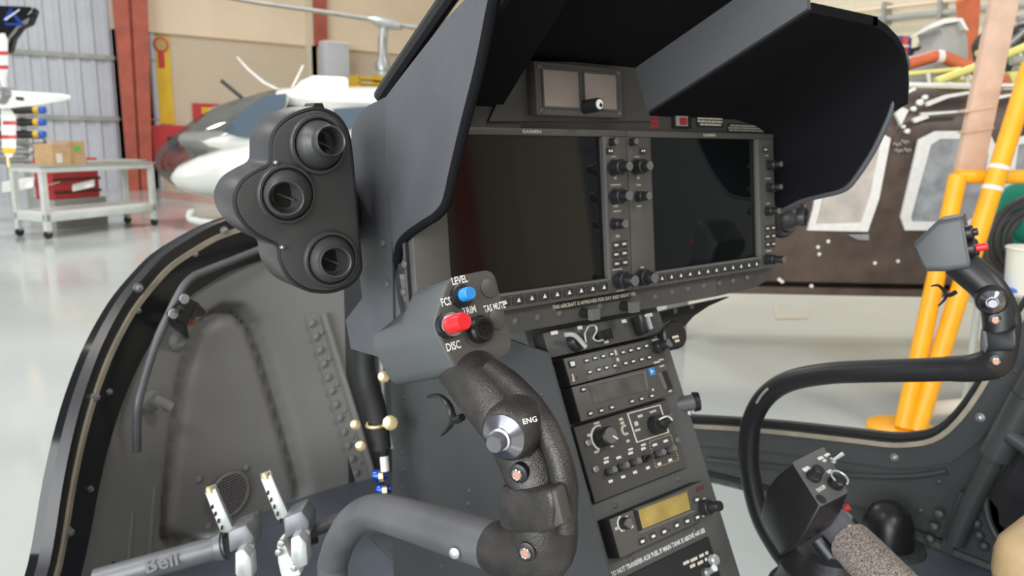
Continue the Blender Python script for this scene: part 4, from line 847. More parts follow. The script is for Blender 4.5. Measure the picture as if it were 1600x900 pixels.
# ------------------------------------------------------------------ air vents
def vent_pod(label, px, YF, mirror=None):
    f = (lambda p: p) if not mirror else (lambda p: V((mirror-p.x,p.y,p.z)))
    t = thing('vent_pod', label, 'air vent', f(onY(520,462,YF)))
    o = rpoly([onY(x,y,YF) for x,y in px], .012, 3)
    dv = V((0,.05,0))
    part('shell', prism([f(p+V((0,.004,0))) for p in o], dv), 'pod', t, .0025)
    cen = sum((p for p in o), V())/len(o); ins = [cen+(p-cen)*.955 for p in o]
    part('face', prism([f(p+V((0,-.001,0))) for p in ins], V((0,.006,0))), 'pod', t, .0012)
    part('edge_seam', tube([f(p+V((0,.002,0))) for p in [cen+(p-cen)*.972 for p in o]]+[f(cen+(o[0]-cen)*.972+V((0,.002,0)))],.0022,6,0), 'blackmatte', t)
    for (x,y),R,(mx,my),rm in (((496,226),.0255,(514,221),.0118),((447,303),.0255,(447,309),.0135),((516,405),.0255,(524,409),.0125)):
        c = onY(x,y,YF-.001); mth = onY(mx,my,YF-.026); ax = (mth-c).normalized()
        k = part('vent_ring', lathe(f(c),(0,-1,0),[(R*1.02,-.003),(R*1.02,.003),(R*.98,.0045),(R*.90,.0045),(R*.86,.001)],36), 'pod', t)
        fx = V((-ax.x,ax.y,ax.z)) if mirror else ax
        part('eyeball', lathe(f(c),fx,[(R*.84,-.004),(R*.84,.001),(R*.80,.007),(R*.70,.013),(rm*1.12,.0175),(rm*1.06,.0185),(rm*1.14,.0195),(rm*1.14,.029),(rm*1.06,.0305),(rm*.98,.0295),(rm*.92,.010),(.0005,.009)],32), 'pod', k)
        b1,b2,b3 = basis(fx); part('flap_vane', cyl(f(c)+b3*.0125-b1*rm*.7+b2*.003,f(c)+b3*.0125+b1*rm*.5-b2*.004,.0011,None,6), 'tube', k)
        part('vane_disc', lathe(f(c)+b3*.0100,fx+b1*.35,[(rm*.75,0),(rm*.75,.0008)],18), 'blackmatte', k)
    for x,y in ((430,254),(440,386)): part('pin', lathe(f(onY(x,y,YF-.001)),(0,-1,0),[(.002,-.003),(.002,.003),(.001,.004)],10), 'steel', t)
    part('tab', prism([f(onY(x,y,YF+.005)) for x,y in ((488,170),(492,161),(504,161),(508,171))], V((0,.02,0))), 'black', t)
    part('mount_tab', prism([f(onY(x,y,YF+.03)) for x,y in ((408,262),(415,240),(440,236),(440,270))], V((0,.02,0))), 'pod', t, .002)
    part('duct', tube([f(onY(505,330,YF+.05)),f(onY(520,330,YF+.09)),f(onY(560,330,YF+.13))],[.03,.035,.035],18), 'rubber', t)
    return t
PX = [(458,176),(496,163),(530,176),(547,203),(552,240),(568,428),(552,448),(520,461),(480,458),(452,438),(438,410),(437,384),(416,376),(388,360),(368,332),(364,308),(376,282),(402,266),(424,256),(424,214),(436,192)]
vent_pod('three round black air vents in a pod beside the display panel edge', PX, .643)
vent_pod('air vent pod peeking out behind the hood flap near the brown fuselage', PX, .643, 1.335)
# ================================================================== centre pedestal
PED = Fr((.552,.597,1.257), (1,0,0), (0,.454,.891))
cb_ = thing('centre_pedestal', 'dark grey centre pedestal box sloping down from the panel', 'pedestal', (.64,.6,FZ))
PX0, PX1 = .525, .745
bd = -.020
def ped_yz(v, w): q = PED.pt(0,v,w); return q.y, q.z
pts = []
for v in (.045, -.53): pts.append(ped_yz(v,bd))
prof_ = [(pts[0][0],pts[0][1]),(pts[1][0],pts[1][1]),(pts[1][0],FZ),(.93,FZ),(.93,1.30),(.70,1.31)]
part('body', prism([V((PX0,y,z)) for y,z in prof_], V((PX1-PX0,0,0))), 'charcoal', cb_, .012, bseg=3)
part('side_panel', prism([V((PX0-.003,y,z)) for y,z in ((.59,1.27),(.37,.83),(.40,FZ),(.925,FZ),(.925,1.27))], V((.003,0,0))), 'sidewall', cb_)
for x,y in ((632,621),(632,649),(631,676),(630,707),(630,734),(629,762),(733,767),(732,787),(690,885),(890,805),(896,822),(898,860),(852,643),(846,616)):
    inst('rivet', SH['rivetd'], cb_, onX(x,y,PX0-.003), V((-1,0,0)), s=.0035)
for x,y in ((980,828),(989,756),(961,790),(1060,748),(1085,829),(985,874),(925,770),(921,772)):
    u,v = PED.px(x,y,bd); inst('screw', SH['rivet'], cb_, PED.pt(u,v,bd), PED.n, s=.0036)
# floor brace strip beside the box
part('floor_brace', prism([onZ(x,y,FZ+.004) for x,y in ((578,838),(600,836),(668,900),(640,900))], Z*.004), 'tube', cb_)
def unit(name, label, cat, u0,u1,v0,v1, w0=bd, w1=0, m='bezel'):
    t = thing(name, label, cat, PED.pt((u0+u1)/2,v0,w0)); part('case', PED.box(u0,u1,v0,v1,w0,w1-.002), 'blackmatte', t); part('faceplate', PED.box(u0,u1,v0,v1,w1-.002,w1), m, t, .0008); return t
def key(t, x, y, w=.0068, h=.0048, m='cream', lw=.0046, lh=.0020, w0=0):
    u,v = PED.px(x,y,w0); k = part('key', PED.box(u-w/2,u+w/2,v-h/2,v+h/2,w0,w0+.002), 'keycap', t, .0006); part('key_legend', PED.box(u-lw/2,u+lw/2,v-lh/2,v+lh/2,w0+.002,w0+.0023), m, k); return k
def legend(t, items, m='white', w0=0, name='printed_legend'):
    for x,y,w_,h_ in items: part(name, bar(PED,*PED.px(x,y,w0),w_,h_,w0+.0001), m, t)
# --- switch unit at the top
t = unit('switch_panel', 'switch panel with guarded start switch and key at the pedestal top', 'switch panel', -.018,.172,.004,.032, bd,.0,'panel')
legend(t, [(866,520,.010,.004),(906,512,.007,.004),(947,534,.007,.0035),(975,502,.008,.004),(1016,492,.007,.004)])
u,v = PED.px(897,535); k = part('rotary_switch', PED.lathe(u,v,[(.011,0),(.0105,.006),(.008,.010)],20), 'knob', t)
a,b = PED.at(883,523,.014), PED.at(915,542,.014); part('lever', tube([a,PED.at(898,524,.016),b],.0028,8,4), 'alu', k)
u,v = PED.px(938,526); k = part('key_switch', PED.box(u-.009,u+.009,v-.006,v+.006,0,.006), 'black', t); a = PED.pt(u-.006,v-.005,.008)
part('wire_loop', tube([PED.at(x,y,.012) for x,y in ((916,535),(914,522),(921,510),(930,509),(932,517),(927,528),(934,533),(942,531))],.0011,8,5), 'alu', k)
part('guard', box8([PED.pt(u+.001,v-.006,.006),PED.pt(u+.009,v-.006,.006),PED.pt(u+.010,v+.006,.006),PED.pt(u+.002,v+.006,.006),PED.pt(u+.003,v-.006,.014),PED.pt(u+.010,v-.006,.010),PED.pt(u+.011,v+.006,.010),PED.pt(u+.004,v+.006,.014)]), 'black', k)
u,v = PED.px(995,508); k = part('toggle_guard', PED.box(u-.009,u+.003,v-.013,v+.011,0,.016), 'black', t, .003); part('toggle', PED.box(u+.003,u+.006,v-.010,v+.009,.004,.018), 'alu', k); part('toggle_mark', PED.box(u+.0005,u+.005,v+.006,v+.008,.016,.0175), 'white', k)
# round black knob disc on the right edge
kd = thing('round_knob', 'black round knob with white print on the pedestal edge', 'knob', P(1048,528,.92)); ax_ = V((-.2,-.9,.35))
part('disc', lathe(P(1050,524,.925),ax_,[(.017,0),(.017,.006),(.015,.008)],26), 'black', kd); part('stem', cyl(P(1050,524,.925)-ax_*.02,P(1050,524,.925),.008), 'black', kd)
df = Fr(P(1050,524,.925)+ax_.normalized()*.0082, V((1,0,0)), V((0,.35,.9))); part('printed_legend', df.box(-.008,.008,-.004,-.001,0,.0004), 'cream', kd); part('printed_legend', df.box(-.005,.007,-.009,-.006,0,.0004), 'cream', kd)
# --- audio panel
t = unit('audio_panel', 'audio panel with two rows of small lit keys on the pedestal', 'radio panel', 0,.158,-.0305,0)
part('key_field', PED.box(.026,.070,-.029,-.003,.0001,.0006), 'knobtip', t)
for i in range(8):
    xa = (915,928,941,954,972,984,996,1008.5)[i]; ya = (564,560,557,554,551,548,545,541)[i]; key(t,xa,ya,m='white')
    xb = (920,934,946,959,976,988,1001,1013)[i]; yb_ = (582,578,575,572,568,565,562,559)[i]; key(t,xb,yb_,m='white')
key(t,893,569,.009,.008,'white',.006,.005)
legend(t, [(962,551,.003,.006),(965,562,.004,.004),(895,588,.002,.005),(896,594,.003,.003)], 'cream')
part('pinhole', PED.lathe(*PED.px(901,590),[(.0012,0),(.0012,.0004)],8), 'blackmatte', t); part('pinhole', PED.lathe(*PED.px(968,575),[(.0012,0),(.0012,.0004)],8), 'blackmatte', t)
u,v = PED.px(1024,543); knob(t,PED,u,v,.0075,.012,.0055,.012,0)
legend(t, [(1024,531,.012,.0022),(1026,566,.010,.002),(1033,562,.008,.002)], 'cream')
# --- second unit: grey display
t = unit('transponder_panel', 'radio unit with blank grey display and blue mark on the pedestal', 'radio panel', 0,.156,-.0705,-.0322)
a = PED.px(918,607); b = PED.px(1010,622)
part('display', PED.plate([PED.px(918,604),PED.px(1003,583),PED.px(1009,610),PED.px(928,631)],0,.0012), 'lcdgrey', t)
part('display_rim', join(PED.plate([PED.px(917,601),PED.px(1004,580),PED.px(1003.5,583),PED.px(918,604)],0,.002),PED.plate([PED.px(1003,580),PED.px(1007,579),PED.px(1012,609),PED.px(1009,610)],0,.002)), 'knobtip', t)
for x,y in ((910,609),(921,646.5),(938,642),(954.5,637),(986,627.5),(1001,623.5),(1017,619)): key(t,x,y,m='white')
u,v = PED.px(1018.5,580.5); k = part('blue_mark', PED.box(u-.005,u+.005,v-.0045,v+.0045,.0001,.0005), 'blue', t); part('mark_stroke', join(PED.box(u-.002,u-.001,v-.003,v+.003,.0005,.0008),PED.box(u-.001,u+.003,v-.0005,v+.0005,.0005,.0008)), 'white', k)
part('side_slot', PED.plate([PED.px(1033,581),PED.px(1041,579),PED.px(1051,606),PED.px(1043,610)],0,.0006), 'blackmatte', t); part('slot_lip', PED.plate([PED.px(1027,583),PED.px(1031,582),PED.px(1041,608),PED.px(1038,609)],0,.0025), 'knobtip', t)
legend(t, [(1034,572,.008,.0016),(1020,609,.003,.003),(1047,611,.005,.002)], 'cream')
# --- engine / hydraulics switch panel
t = unit('toggle_switch_panel', 'black switch panel with round selector knobs and six toggles', 'switch panel', -.002,.152,-.158,-.0735, bd,-.014,'blackmatte')
W0 = -.014
part('surface', PED.box(-.001,.151,-.157,-.0745,W0,W0+.0004), 'panel', t)
u,v = PED.px(938,684,W0); k = part('selector_knob', PED.lathe(u,v,[(.0105,W0),(.0105,W0+.016),(.009,W0+.018)],22), 'knob', t)
fr2 = Fr(PED.pt(u,v,W0+.018),PED.x,PED.y); part('pointer', cyl(fr2.pt(.002,-.001,.0005),fr2.pt(.0075,-.0055,.0005),.0011,None,6), 'white', k); part('knob_face', PED.lathe(u,v,[(.009,W0+.018),(.009,W0+.0186)],20), 'knobtip', k)
arc = [PED.pt(u+.0135*math.cos(a_),v+.0135*math.sin(a_),W0+.0006) for a_ in [math.radians(x_) for x_ in range(70,241,17)]]
part('scale_arc', tube(arc,.0011,6,2), 'white', t)
# boxed selector
bx = [PED.px(x,y,W0) for x,y in ((979,646),(1031,632),(1045,676),(994,692))]
part('white_box', join(*[PED.plate([bx[i],bx[(i+1)%4],(bx[(i+1)%4][0]*.94+.06*sum(p[0] for p in bx)/4,bx[(i+1)%4][1]*.94+.06*sum(p[1] for p in bx)/4),(bx[i][0]*.94+.06*sum(p[0] for p in bx)/4,bx[i][1]*.94+.06*sum(p[1] for p in bx)/4)],W0+.0005,W0+.0008) for i in range(4)]), 'white', t)
u,v = PED.px(1022,664,W0); k = part('selector_knob', PED.lathe(u,v,[(.0115,W0),(.011,W0+.012),(.004,W0+.013)],22), 'knob', t)
part('lever', box8([PED.pt(u-.008,v+.004,W0+.012),PED.pt(u-.004,v-.006,W0+.012),PED.pt(u+.014,v-.003,W0+.012),PED.pt(u+.010,v+.004,W0+.012),PED.pt(u-.006,v+.003,W0+.020),PED.pt(u-.004,v-.004,W0+.020),PED.pt(u+.013,v-.002,W0+.018),PED.pt(u+.010,v+.003,W0+.018)]), 'knob', k, .001)
part('lever_mark', tube([PED.pt(u-.007,v+.0052,W0+.017),PED.pt(u,v+.0065,W0+.021),PED.pt(u+.008,v+.005,W0+.019),PED.pt(u+.013,v,W0+.018)],.0010,6,4), 'white', k)
for x,y in ((976,672),): u,v = PED.px(x,y,W0); part('crescent_mark', tube([PED.pt(u+.005*math.cos(a_),v+.005*math.sin(a_),W0+.0008) for a_ in (1.2,2,2.8,3.6,4.4,5.2)],.0016,6,3), 'cream', t)
legend(t, [(932,661,.009,.0022),(920,680,.005,.003),(932,706,.007,.0028),(956,697,.005,.0028),(970,655,.006,.003),(972,661,.006,.003),(981,689,.005,.003),(1000,650,.008,.003),(994,662,.006,.005),(996,672,.009,.0025),(1020,643,.011,.0022)], 'cream', W0+.0005)
tg = [(948,738),(967.5,731),(986,724),(1006,717),(1024,711),(1041,705)]
for i,(x,y) in enumerate(tg):
    u,v = PED.px(x,y,W0); k = part('toggle_switch', PED.lathe(u,v,[(.0042,W0),(.0042,W0+.004),(.0025,W0+.005)],12), 'black', t)
    dn = -1 if i != 3 else .2
    part('bat', cyl(PED.pt(u,v,W0+.004),PED.pt(u-.001,v+.004*(-dn if False else 1)-.002,W0+.016),.0022,.0034,10), 'knobtip' if i != 3 else 'black', k)
    legend(t, [(x-1,y-16,.0075,.0028),(x+6,y+14,.0062,.003)]+([(x-1,y-22,.0075,.002)] if i in (0,2,3) else []), 'white', W0+.0005)
u_ = [PED.px(x,y,W0) for x,y in ((1014,690),(1047,679),(1060,718),(1024,731))]
dsh = []
for i in range(4):
    a,b = u_[i],u_[(i+1)%4]; n = 9
    for j in range(n): f = (j+.25)/n; g = (j+.75)/n; dsh.append(cyl(PED.pt(a[0]+(b[0]-a[0])*f,a[1]+(b[1]-a[1])*f,W0+.0006),PED.pt(a[0]+(b[0]-a[0])*g,a[1]+(b[1]-a[1])*g,W0+.0006),.0006,None,5))
part('dashed_border', join(*dsh), 'gold', t, kind='stuff')
for x,y in ((917,692),(929,733),(1046,651),(1057,688)): u,v = PED.px(x,y,W0); part('quarter_turn', PED.lathe(u,v,[(.0042,W0),(.0042,W0+.003),(.003,W0+.004)],14), 'steel' if x < 1000 else 'knobtip', t)
# --- lower radio with amber lcd
t = unit('com_radio', 'radio with amber lit display window on the lower pedestal', 'radio panel', 0,.156,-.217,-.1765)
part('display', PED.plate([PED.px(990,798),PED.px(1072,767),PED.px(1078,796),PED.px(998,829)],0,.0010), 'lcd', t)
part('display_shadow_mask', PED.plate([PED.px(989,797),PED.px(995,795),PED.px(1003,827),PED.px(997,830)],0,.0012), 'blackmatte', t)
part('display_sill', PED.plate([PED.px(997,830),PED.px(1082,796),PED.px(1083,800),PED.px(997,835)],0,.0025), 'knobtip', t); part('display_hood', PED.plate([PED.px(988,795),PED.px(1071,764),PED.px(1072,767),PED.px(990,798)],0,.0045), 'bezel', t)
u,v = PED.px(973,818); k = part('volume_knob', PED.lathe(u,v,[(.0065,0),(.006,.009),(.005,.010)],18), 'knob', t); part('knob_face', PED.lathe(u,v,[(.005,.010),(.005,.0106)],16), 'knobtip', k); part('index_arc', tube([PED.pt(u+.0075*math.cos(a_),v+.0075*math.sin(a_),.0006) for a_ in (1.9,2.4,2.9,3.4,3.9,4.3)],.0008,6,3), 'white', t)
for x,y in ((1002,846),(1019,838),(1036,831),(1056,821),(1072,814.5),(1088,808.5),(1087,781)): key(t,x,y,.0085,.006,'white',.0052,.0028)
part('pinhole', PED.lathe(*PED.px(1046,828),[(.0012,0),(.0012,.0004)],8), 'blackmatte', t)
part('unlit_button', PED.plate([PED.px(1087,763),PED.px(1098,758),PED.px(1099,764),PED.px(1089,769)],0,.001), 'redmesh', t)
u,v = PED.px(1098,793); knob(t,PED,u,v,.0085,.012,.006,.014,0,'knob')
legend(t, [(968,808,.004,.002),(979,808,.004,.003),(963,826,.004,.003),(973,829,.006,.002),(987,823,.005,.003),(1100,779,.005,.0015),(1099,806,.004,.002)], 'cream')
# --- aux fuel panel at the bottom
t = unit('fuel_panel', 'aux fuel placard and toggle at the foot of the pedestal', 'switch panel', -.012,.156,-.33,-.2415, bd,-.017,'blackmatte')
W1 = -.0165
q = PED.px(1042,876,bd); text('lettering','DO NOT TRANSFER AUX FUEL IF MAIN TANK IS ABOVE 400 LBS','white',t,PED.pt(.076,-.2335,bd+.0006),PED.x,PED.y,.0050,wscale=.78,bold=.03)
legend(t, [(1072,879,.010,.0034),(1084,874,.012,.0034),(1096,868,.008,.0034),(1104,864,.005,.0034),(1082,884,.009,.0034),(1094,879,.010,.0034),(1103,874,.004,.0034)], 'cream', W1)
u,v = PED.px(1112,875,W1); part('push_button', PED.lathe(u,v,[(.0065,W1),(.0065,W1+.006),(.005,W1+.008)],18), 'alu', t)
u,v = PED.px(1100,895,W1); k = part('toggle_switch', PED.lathe(u,v,[(.0055,W1),(.0055,W1+.006),(.003,W1+.008)],14), 'steel', t); part('bat', cyl(PED.pt(u,v,W1+.006),PED.pt(u-.002,v+.006,W1+.020),.003,.004,12), 'alu', k)
# --- grey stub on the pedestal's far side
t = thing('side_stub', 'grey tube stub with black end on the pedestal side', 'fitting', P(1062,632,.97))
a,b = P(1056,634,.96), P(1084,628,.96); part('tube', cyl(a,b,.010,None,18), 'tube', t); part('end_ring', cyl(b,P(1092,627,.96),.0125,.0118,20), 'black', t); part('pin', cyl(P(1078,640,.96),P(1076,648,.96),.003,None,8), 'alu', t)
# ================================================================== cyclic sticks
# ---- near stick
X0 = .30
def nx(x,y,dx=0): return onX(x,y,X0+dx)
cy = thing('cyclic_stick', 'cyclic stick with grey worn arm and red and blue buttons on its head', 'control stick', V((.31,.66,FZ)))
arm = [V((.315,.68,FZ+.02)),V((.312,.672,.95)),nx(520,900,.01),nx(524,868,.01),nx(536,838,.008),nx(556,812,.006),nx(585,800,.004),nx(625,808),nx(700,830),nx(770,852),nx(800,862)]
part('arm', tube(arm,[.0155,.0155,.0155,.0155,.0155,.0158,.016,.0165,.0175,.0175,.0175],22,8), 'tube', cy)
gp = [nx(778,855),nx(806,864),nx(842,862),nx(852,838),nx(849,790),nx(836,735),nx(808,676),nx(768,622),nx(735,585,.012),nx(712,560,.02)]
gr_ = part('grip', tube(gp,[.0186,.0195,.0208,.0208,.0208,.0208,.0208,.0215,.021,.020],24,8,(1.0,1.0)), 'grip', cy)
rid = [nx(885,830,-.005),nx(883,760,-.004),nx(868,700,-.003),nx(838,645,-.002),nx(800,604,0),nx(768,578,.002)]
part('rear_ridge', tube(rid,[.006,.008,.008,.0085,.009,.008],14,6), 'grip', gr_)
part('arm_bolt', lathe(nx(713,862,-.0175),V((-.8,-.5,.15)),[(.0045,-.004),(.0045,.002),(.004,.004),(.0015,.005)],14), 'steel', cy)
bv = (CAM-nx(790,680)).normalized(); bax = (V((-1,-.45,-.05))).normalized()
bq = nx(802,670,-.018)
bt = part('engine_button', lathe(bq,bax,[(.0185,-.012),(.0185,.004),(.0168,.010),(.0145,.012)],36), 'grip', cy, label='steel conical push button')
part('cone_ring', lathe(bq,bax,[(.0143,.0115),(.014,.013),(.0075,.017),(.007,.0165)],32), 'darksteel', bt); part('plunger', lathe(bq,bax,[(.0058,.015),(.0058,.024),(.005,.0255)],24), 'tube', bt); part('plunger_ring', lathe(bq,bax,[(.0072,.015),(.0072,.018),(.0064,.0185)],24), 'chrome', bt)
text('lettering','ENG','white',bt,nx(828,657,-.034),V((.75,-.6,.25)),V((.2,.2,1)),.0030)
for x,y,o in ((810,740,-.0205),(823,862,-.0205)):
    q = nx(x,y,o); k = part('screw', lathe(q,bax,[(.0062,-.004),(.0062,.0005),(.0052,.001)],20), 'black', cy); part('screw_head', lathe(q,bax,[(.0038,.0),(.0038,.0024),(.0032,.003),(.0027,.0024)],12), 'chrome', k); part('rivet_core', lathe(q,bax,[(.0028,.0022),(.0028,.0027)],14), 'copper', k)
# thumb rest block
tb = [nx(x,y,-.024) for x,y in ((780,758),(800,768),(830,770),(858,764),(866,800),(862,832),(845,836),(790,834),(779,822),(776,795))]
part('thumb_rest', prism(tb, V((.024,.006,0))), 'grip', cy, .004, bseg=3); part('rest_plate', prism([nx(x,y,-.022) for x,y in ((862,765),(868,768),(880,818),(868,824),(858,812))], V((.01,.003,0))), 'headface', gr_, .001)
# trigger
part('trigger', tube([nx(668,620),nx(684,618),nx(698,628),nx(706,646),nx(704,664),nx(690,680)],[.001,.0016,.002,.0024,.002,.001],10,6,(1,1.3),V((1,0,0))), 'black', cy)
part('trigger_pivot', tube([nx(705,648),nx(712,656),nx(722,652)],.003,8,4), 'black', cy)
# head
def head_box(t, facepx, A, E, fr_top, back_idx, mat_shell, mat_face, r=.008):
    n = E.normalized(); face = rpoly([onPl(x,y,A,n) for x,y in facepx], r, 4); m = 5
    mid = [p+E*.52 for p in face]; back = []
    for i,p in enumerate(face):
        k = i//m; back.append(p+E+V(back_idx.get(k,(0,0,0))))
    part('head_shell', rings([[p+E*.02 for p in face],mid,back]), mat_shell, t, .003, bseg=3)
    c = sum(face, V())/len(face); part('face_plate', prism([c+(p-c)*.985-n*.0008 for p in face], E*.03), mat_face, t)
    return face
A0 = V((.28,.434,1.370)); E0 = V((0,.094,-.034))
A0 = onX(680,505,.282); E0 = onX(579,533,.282)-A0
fpx = [(703,433),(770,419),(802,548),(720,590),(678,508)]
fn = E0.normalized()
dwn = V((0,0,-.030))
hd = head_box(cy, fpx, A0, E0, None, {0:(0.004,0,-.034),1:(0,0,-.034)}, 'head', 'headface', .010)
ex_h = (onPl(770,419,A0,fn)-onPl(703,433,A0,fn)).normalized(); HF = Fr(A0, ex_h, (fn.cross(ex_h)) if (fn.cross(ex_h)).z > 0 else -(fn.cross(ex_h)))
def hp(x,y,w=0): return HF.px(x,y,w)
SGN = 1 if HF.n.dot(fn) < 0 else -1
for s,x,y,h,ws in (('LEVEL',718,438,.0052,.72),('FCS',697,472,.0056,.66),('TRIM',733.5,485,.0052,.72),('TAS MUTE',773,480,.0050,.6),('DISC',708.5,541,.0056,.72)):
    u,v = hp(x,y,.0012); text('lettering',s,'white',cy,HF.pt(u,v,.0012),HF.x,HF.y,h,wscale=ws,bold=.025)
def btn(x,y,rc,hc,rb,hb,m,tipm=None):
    u,v = hp(x,y,.001); k = part('button_collar', HF.lathe(u,v,[(rc,.0),(rc,hc*.7),(rc*.86,hc*.75),(rc*.86,hc)],26), 'black', cy)
    b_ = part('button', HF.lathe(u,v,[(rb,hc*.6),(rb,hc+hb*.85),(rb*.85,hc+hb)],22), m, k); return k
k = btn(719,463,.0086,.006,.0050,.009,'blue'); k = btn(698,509,.0092,.008,.0066,.016,'red')
u,v = hp(698,509,.001); part('collar_ring', HF.lathe(u,v,[(.0084,.0078),(.0084,.0092),(.0080,.0092)],26), 'chrome', cy)
u,v = hp(747,515,.001); k = part('hat_switch', HF.lathe(u,v,[(.0100,0),(.0100,.007),(.0085,.009)],30), 'black', cy)
for i in range(5): part('hat_ridge', HF.lathe(u,v,[(.0082-.0016*i,.009-.0001*i),(.0082-.0016*i,.0098),(.0072-.0016*i if i<4 else .0005,.0098)],26), 'black', k)
for x,y,r in ((764,450,.0074),(776,499,.0074)): u,v = hp(x,y,.001); part('blanking_cap', HF.lathe(u,v,[(r,0),(r,.0018),(r*.8,.0024)],28), 'headface', cy)
# boot at the floor
bo = thing('stick_boot', 'black leather boot around the foot of the near cyclic stick', 'boot', V((.315,.68,FZ)))
part('bellows', lathe(V((.315,.68,FZ)),Z,[(.07,0),(.06,.02),(.064,.035),(.045,.06),(.048,.075),(.024,.10)],22), 'leather', bo); part('boot_ring', torus(V((.315,.68,FZ+.002)),Z,.07,.005), 'black', bo)
# ---- far stick
X9 = 1.07
def fx(x,y,dx=0): return onX(x,y,X9+dx)
c2_ = thing('cyclic_stick', 'all black cyclic stick beside the chin window and yellow stand', 'control stick', V((1.06,.70,FZ)))
arm = [onZ(1290,930,FZ)+Z*.03,fx(1240,885),fx(1208,845),fx(1186,800),fx(1172,740),fx(1170,695),fx(1176,655),fx(1196,620),fx(1232,596),fx(1290,584),fx(1360,580),fx(1440,578),fx(1490,576)]
part('arm', tube(arm,.0165,22,8), 'tubedark', c2_)
part('print_band', tube([fx(1182,630,-.0165),fx(1190,617,-.0165),fx(1200,607,-.0165)],.002,6,3), 'dimwhite', c2_)
gp = [fx(1480,576),fx(1520,575),fx(1552,566),fx(1562,545),fx(1564,515),fx(1560,480),fx(1543,450),fx(1520,428),fx(1497,410)]
g9 = part('grip', tube(gp,[.0168,.018,.0205,.0205,.0205,.0205,.0205,.021,.021],24,8), 'tubedark', c2_)
part('rear_ridge', tube([fx(1584,540),fx(1585,500),fx(1572,465),fx(1548,438),fx(1520,420)],[.006,.008,.008,.0085,.007],12,6), 'tubedark', g9)
bq = fx(1549,468,-.016); bt = part('engine_button', lathe(bq,bax,[(.0185,-.012),(.0185,.004),(.0168,.010),(.0145,.012)],32), 'tubedark', c2_); part('cone_ring', lathe(bq,bax,[(.0143,.0115),(.014,.013),(.0075,.017),(.007,.0165)],28), 'darksteel', bt); part('plunger', lathe(bq,bax,[(.0058,.015),(.0058,.022),(.005,.0235)],20), 'darksteel', bt)
for x,y in ((1555,500),(1556,564)):
    q = fx(x,y,-.0205); k = part('screw', lathe(q,bax,[(.0075,-.004),(.0075,.0005),(.0062,.001)],18), 'black', c2_); part('screw_head', lathe(q,bax,[(.0052,.0),(.0052,.003),(.0042,.0036),(.0036,.0028)],6), 'chrome', k); part('rivet_core', lathe(q,bax,[(.0037,.0025),(.0037,.0031)],12), 'copper', k)
tb = [fx(x,y,-.022) for x,y in ((1534,514),(1552,520),(1572,518),(1588,510),(1590,540),(1584,549),(1545,551),(1534,545))]
part('thumb_rest', prism(tb, V((.024,.006,0))), 'tubedark', c2_, .004, bseg=3); part('rest_plate', prism([fx(x,y,-.023) for x,y in ((1534,516),(1541,518),(1544,540),(1540,552),(1532,545))], V((.008,.004,0))), 'head', g9, .001)
part('trigger', tube([fx(1455,447),fx(1466,446),fx(1475,455),(fx(1477,466)),fx(1466,478)],[.001,.0018,.0022,.002,.001],10,6,(1,1.3),V((1,0,0))), 'black', c2_); part('trigger_pivot', tube([fx(1477,460),fx(1484,461),fx(1494,456)],.003,8,4), 'black', c2_)
# head: side silhouette, face towards the seat
A9 = fx(1512,378); n9 = (V((.30,-.95,.28))).normalized(); E9 = -n9*.052
e_x = V((.95,.30,0)).normalized(); e_y = n9.cross(e_x)*1.0
if e_y.z < 0: e_y = -e_y
c9 = A9+e_x*.005
hw, hh_ = .034, .036
fc9 = rpoly([c9-e_x*hw*.75+e_y*hh_, c9+e_x*hw*.9+e_y*hh_, c9+e_x*hw-e_y*hh_*.6, c9+e_x*.2*hw-e_y*hh_, c9-e_x*hw-e_y*hh_*.85], .008, 4)
bk9 = [p+E9+V((0,0,-.026 if (i//5) in (0,1) else .004)) for i,p in enumerate(fc9)]
part('head_shell', rings([fc9,[p+E9*.5 for p in fc9],bk9]), 'head', c2_, .003, bseg=3); part('face_plate', prism([A9+(p-A9)*.98+n9*.0008 for p in fc9], -n9*.002), 'headface', c2_)
F9 = Fr(c9, e_x, e_y); sg = 1 if F9.n.dot(n9) > 0 else -1
for u,v,m in ((-.014,.012,'black'),(-.018,-.008,'red')):
    k = part('button_collar', lathe(F9.pt(u,v),n9,[(.010,0),(.010,.007),(.0085,.009)],22), 'black', c2_); part('button', lathe(F9.pt(u,v),n9,[(.005,.008),(.005,.009+(.012 if m=='red' else .004)),(.0042,.010+(.012 if m=='red' else .004))],20), m, k)
part('hat_switch', lathe(F9.pt(.010,-.010),n9,[(.012,0),(.012,.008),(.009,.010)],22), 'black', c2_)
bo = thing('stick_boot', 'black leather boot around the foot of the far cyclic stick', 'boot', V((1.05,.62,FZ)))
q = onZ(1258,915,FZ); b3_ = onZ(1290,930,FZ)
part('bellows', lathe(V((b3_.x,b3_.y,FZ)),Z,[(.085,0),(.072,.03),(.075,.05),(.055,.08),(.057,.095),(.035,.13),(.026,.14)],24), 'leather', bo); part('boot_ring', torus(V((b3_.x,b3_.y,FZ+.002)),Z,.085,.006), 'black', bo)
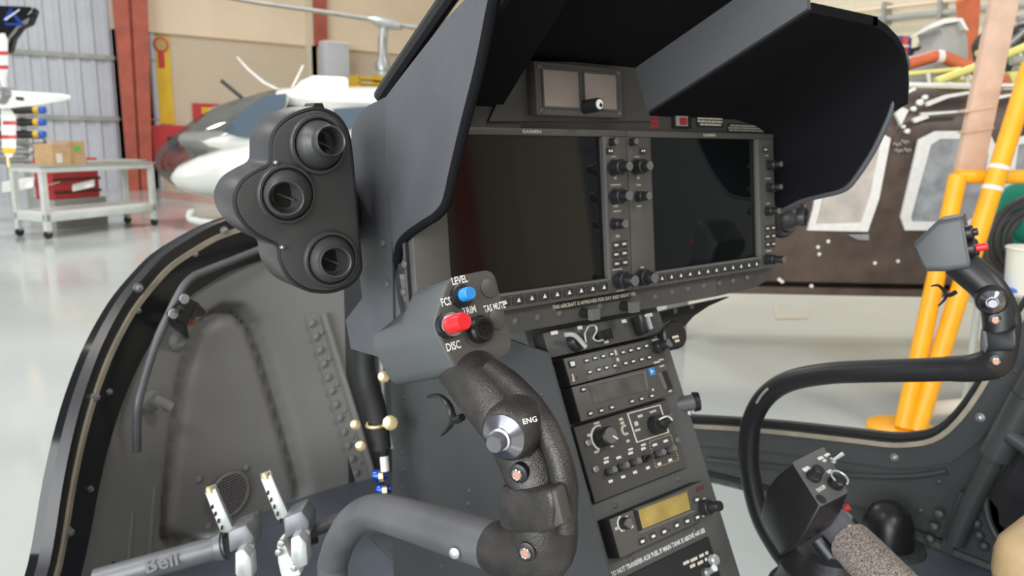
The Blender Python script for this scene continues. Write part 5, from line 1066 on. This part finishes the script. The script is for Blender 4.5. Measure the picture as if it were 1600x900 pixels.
# ================================================================== collective lever
co = thing('collective_lever', 'collective lever with brown foam grip and black switch box', 'control lever', P(1400,905,.86))
A1 = P(1281,750,.88); Bc = onX(1222,832,A1.x+.005); E1 = Bc-A1; nf = E1.normalized()
cfp = [(1237,723),(1287,698),(1326,770),(1281,793)]
face = rpoly([onPl(x,y,A1,nf) for x,y in cfp], .004, 3)
cen = sum(face,V())/len(face)
def sc(k,e,sh=V()): return [cen+(p-cen)*k+E1*e+sh for p in face]
part('switch_box', rings([face, sc(1.18,.30), sc(1.20,.55), sc(.86,1.0)]), 'black', co, .002)
part('box_face', prism([cen+(p-cen)*.99-nf*.001 for p in face], E1*.02), 'charcoal', co, .0008)
exx = (onPl(1287,698,A1,nf)-onPl(1237,723,A1,nf)).normalized(); eyy = nf.cross(exx); 
if eyy.z < 0: eyy = -eyy
CFR = Fr(A1, exx, eyy)
def cp_(x,y,w=.001): return CFR.px(x,y,w)
for x,y,w_,h_ in ((1260,733,.012,.005),(1296,737,.009,.004),(1282,716,.010,.004),(1292,711,.010,.0035),(1288,720,.006,.003)):
    u,v = cp_(x,y); part('printed_legend', CFR.box(u-w_/2,u+w_/2,v-h_/2,v+h_/2,.0012,.0015), 'whiteplastic', co)
u,v = cp_(1283,764); text('lettering','ON/OFF','white',co,CFR.pt(u,v,.0014),CFR.x,CFR.y,.0045,wscale=.75,bold=.03)
u,v = cp_(1270,746); k = part('push_button', CFR.lathe(u,v,[(.0085,0),(.0085,.006),(.0068,.007),(.0068,.016),(.0055,.017)],22), 'knob', co)
u,v = cp_(1304,757); k = part('guarded_button', CFR.lathe(u,v,[(.009,0),(.009,.010),(.007,.011)],22), 'black', co); part('clear_guard', tube([CFR.pt(u+.010*math.cos(a_),v+.010*math.sin(a_),.013) for a_ in (3.2,2.4,1.6,.8,0,-.8,-1.5)],.0012,6,3), 'alu', k)
u,v = cp_(1300,722); k = part('toggle_switch', CFR.lathe(u,v,[(.0045,0),(.0045,.004),(.003,.005)],12), 'steel', co); part('bat', cyl(CFR.pt(u,v,.004),CFR.pt(u+.010,v-.002,.014),.0018,.0024,10), 'alu', k)
u,v = cp_(1283,780); part('socket_hole', CFR.lathe(u,v,[(.006,0),(.006,.0016),(.004,.0016)],16), 'blackmatte', co)
a = P(1292,806,.93); b = P(1326,844,.90); c = P(1430,950,.80)
part('shaft', cyl(a,b,.0185,None,24), 'tube', co); part('foam_grip', lathe(b,(c-b),[(.020,0),(.0255,.004),(.0262,.03),(.026,(c-b).length-.004),(.022,(c-b).length)],28), 'foam', co)
part('button_hole', lathe(P(1331,828,.885),V((-.25,-.5,.8)),[(.006,-.003),(.006,.001)],16), 'brass', co); part('lower_clamp', cyl(P(1278,842,.93),P(1300,870,.92),.012,None,14), 'black', co)
part('red_lamp', lathe(P(1320,795,.93),V((.3,-.6,.6)),[(.004,0),(.004,.006)],10), 'redpaint', co)
part('pivot_arm', cyl(c,c+(c-b).normalized()*.12,.018,None,16), 'tubedark', co)
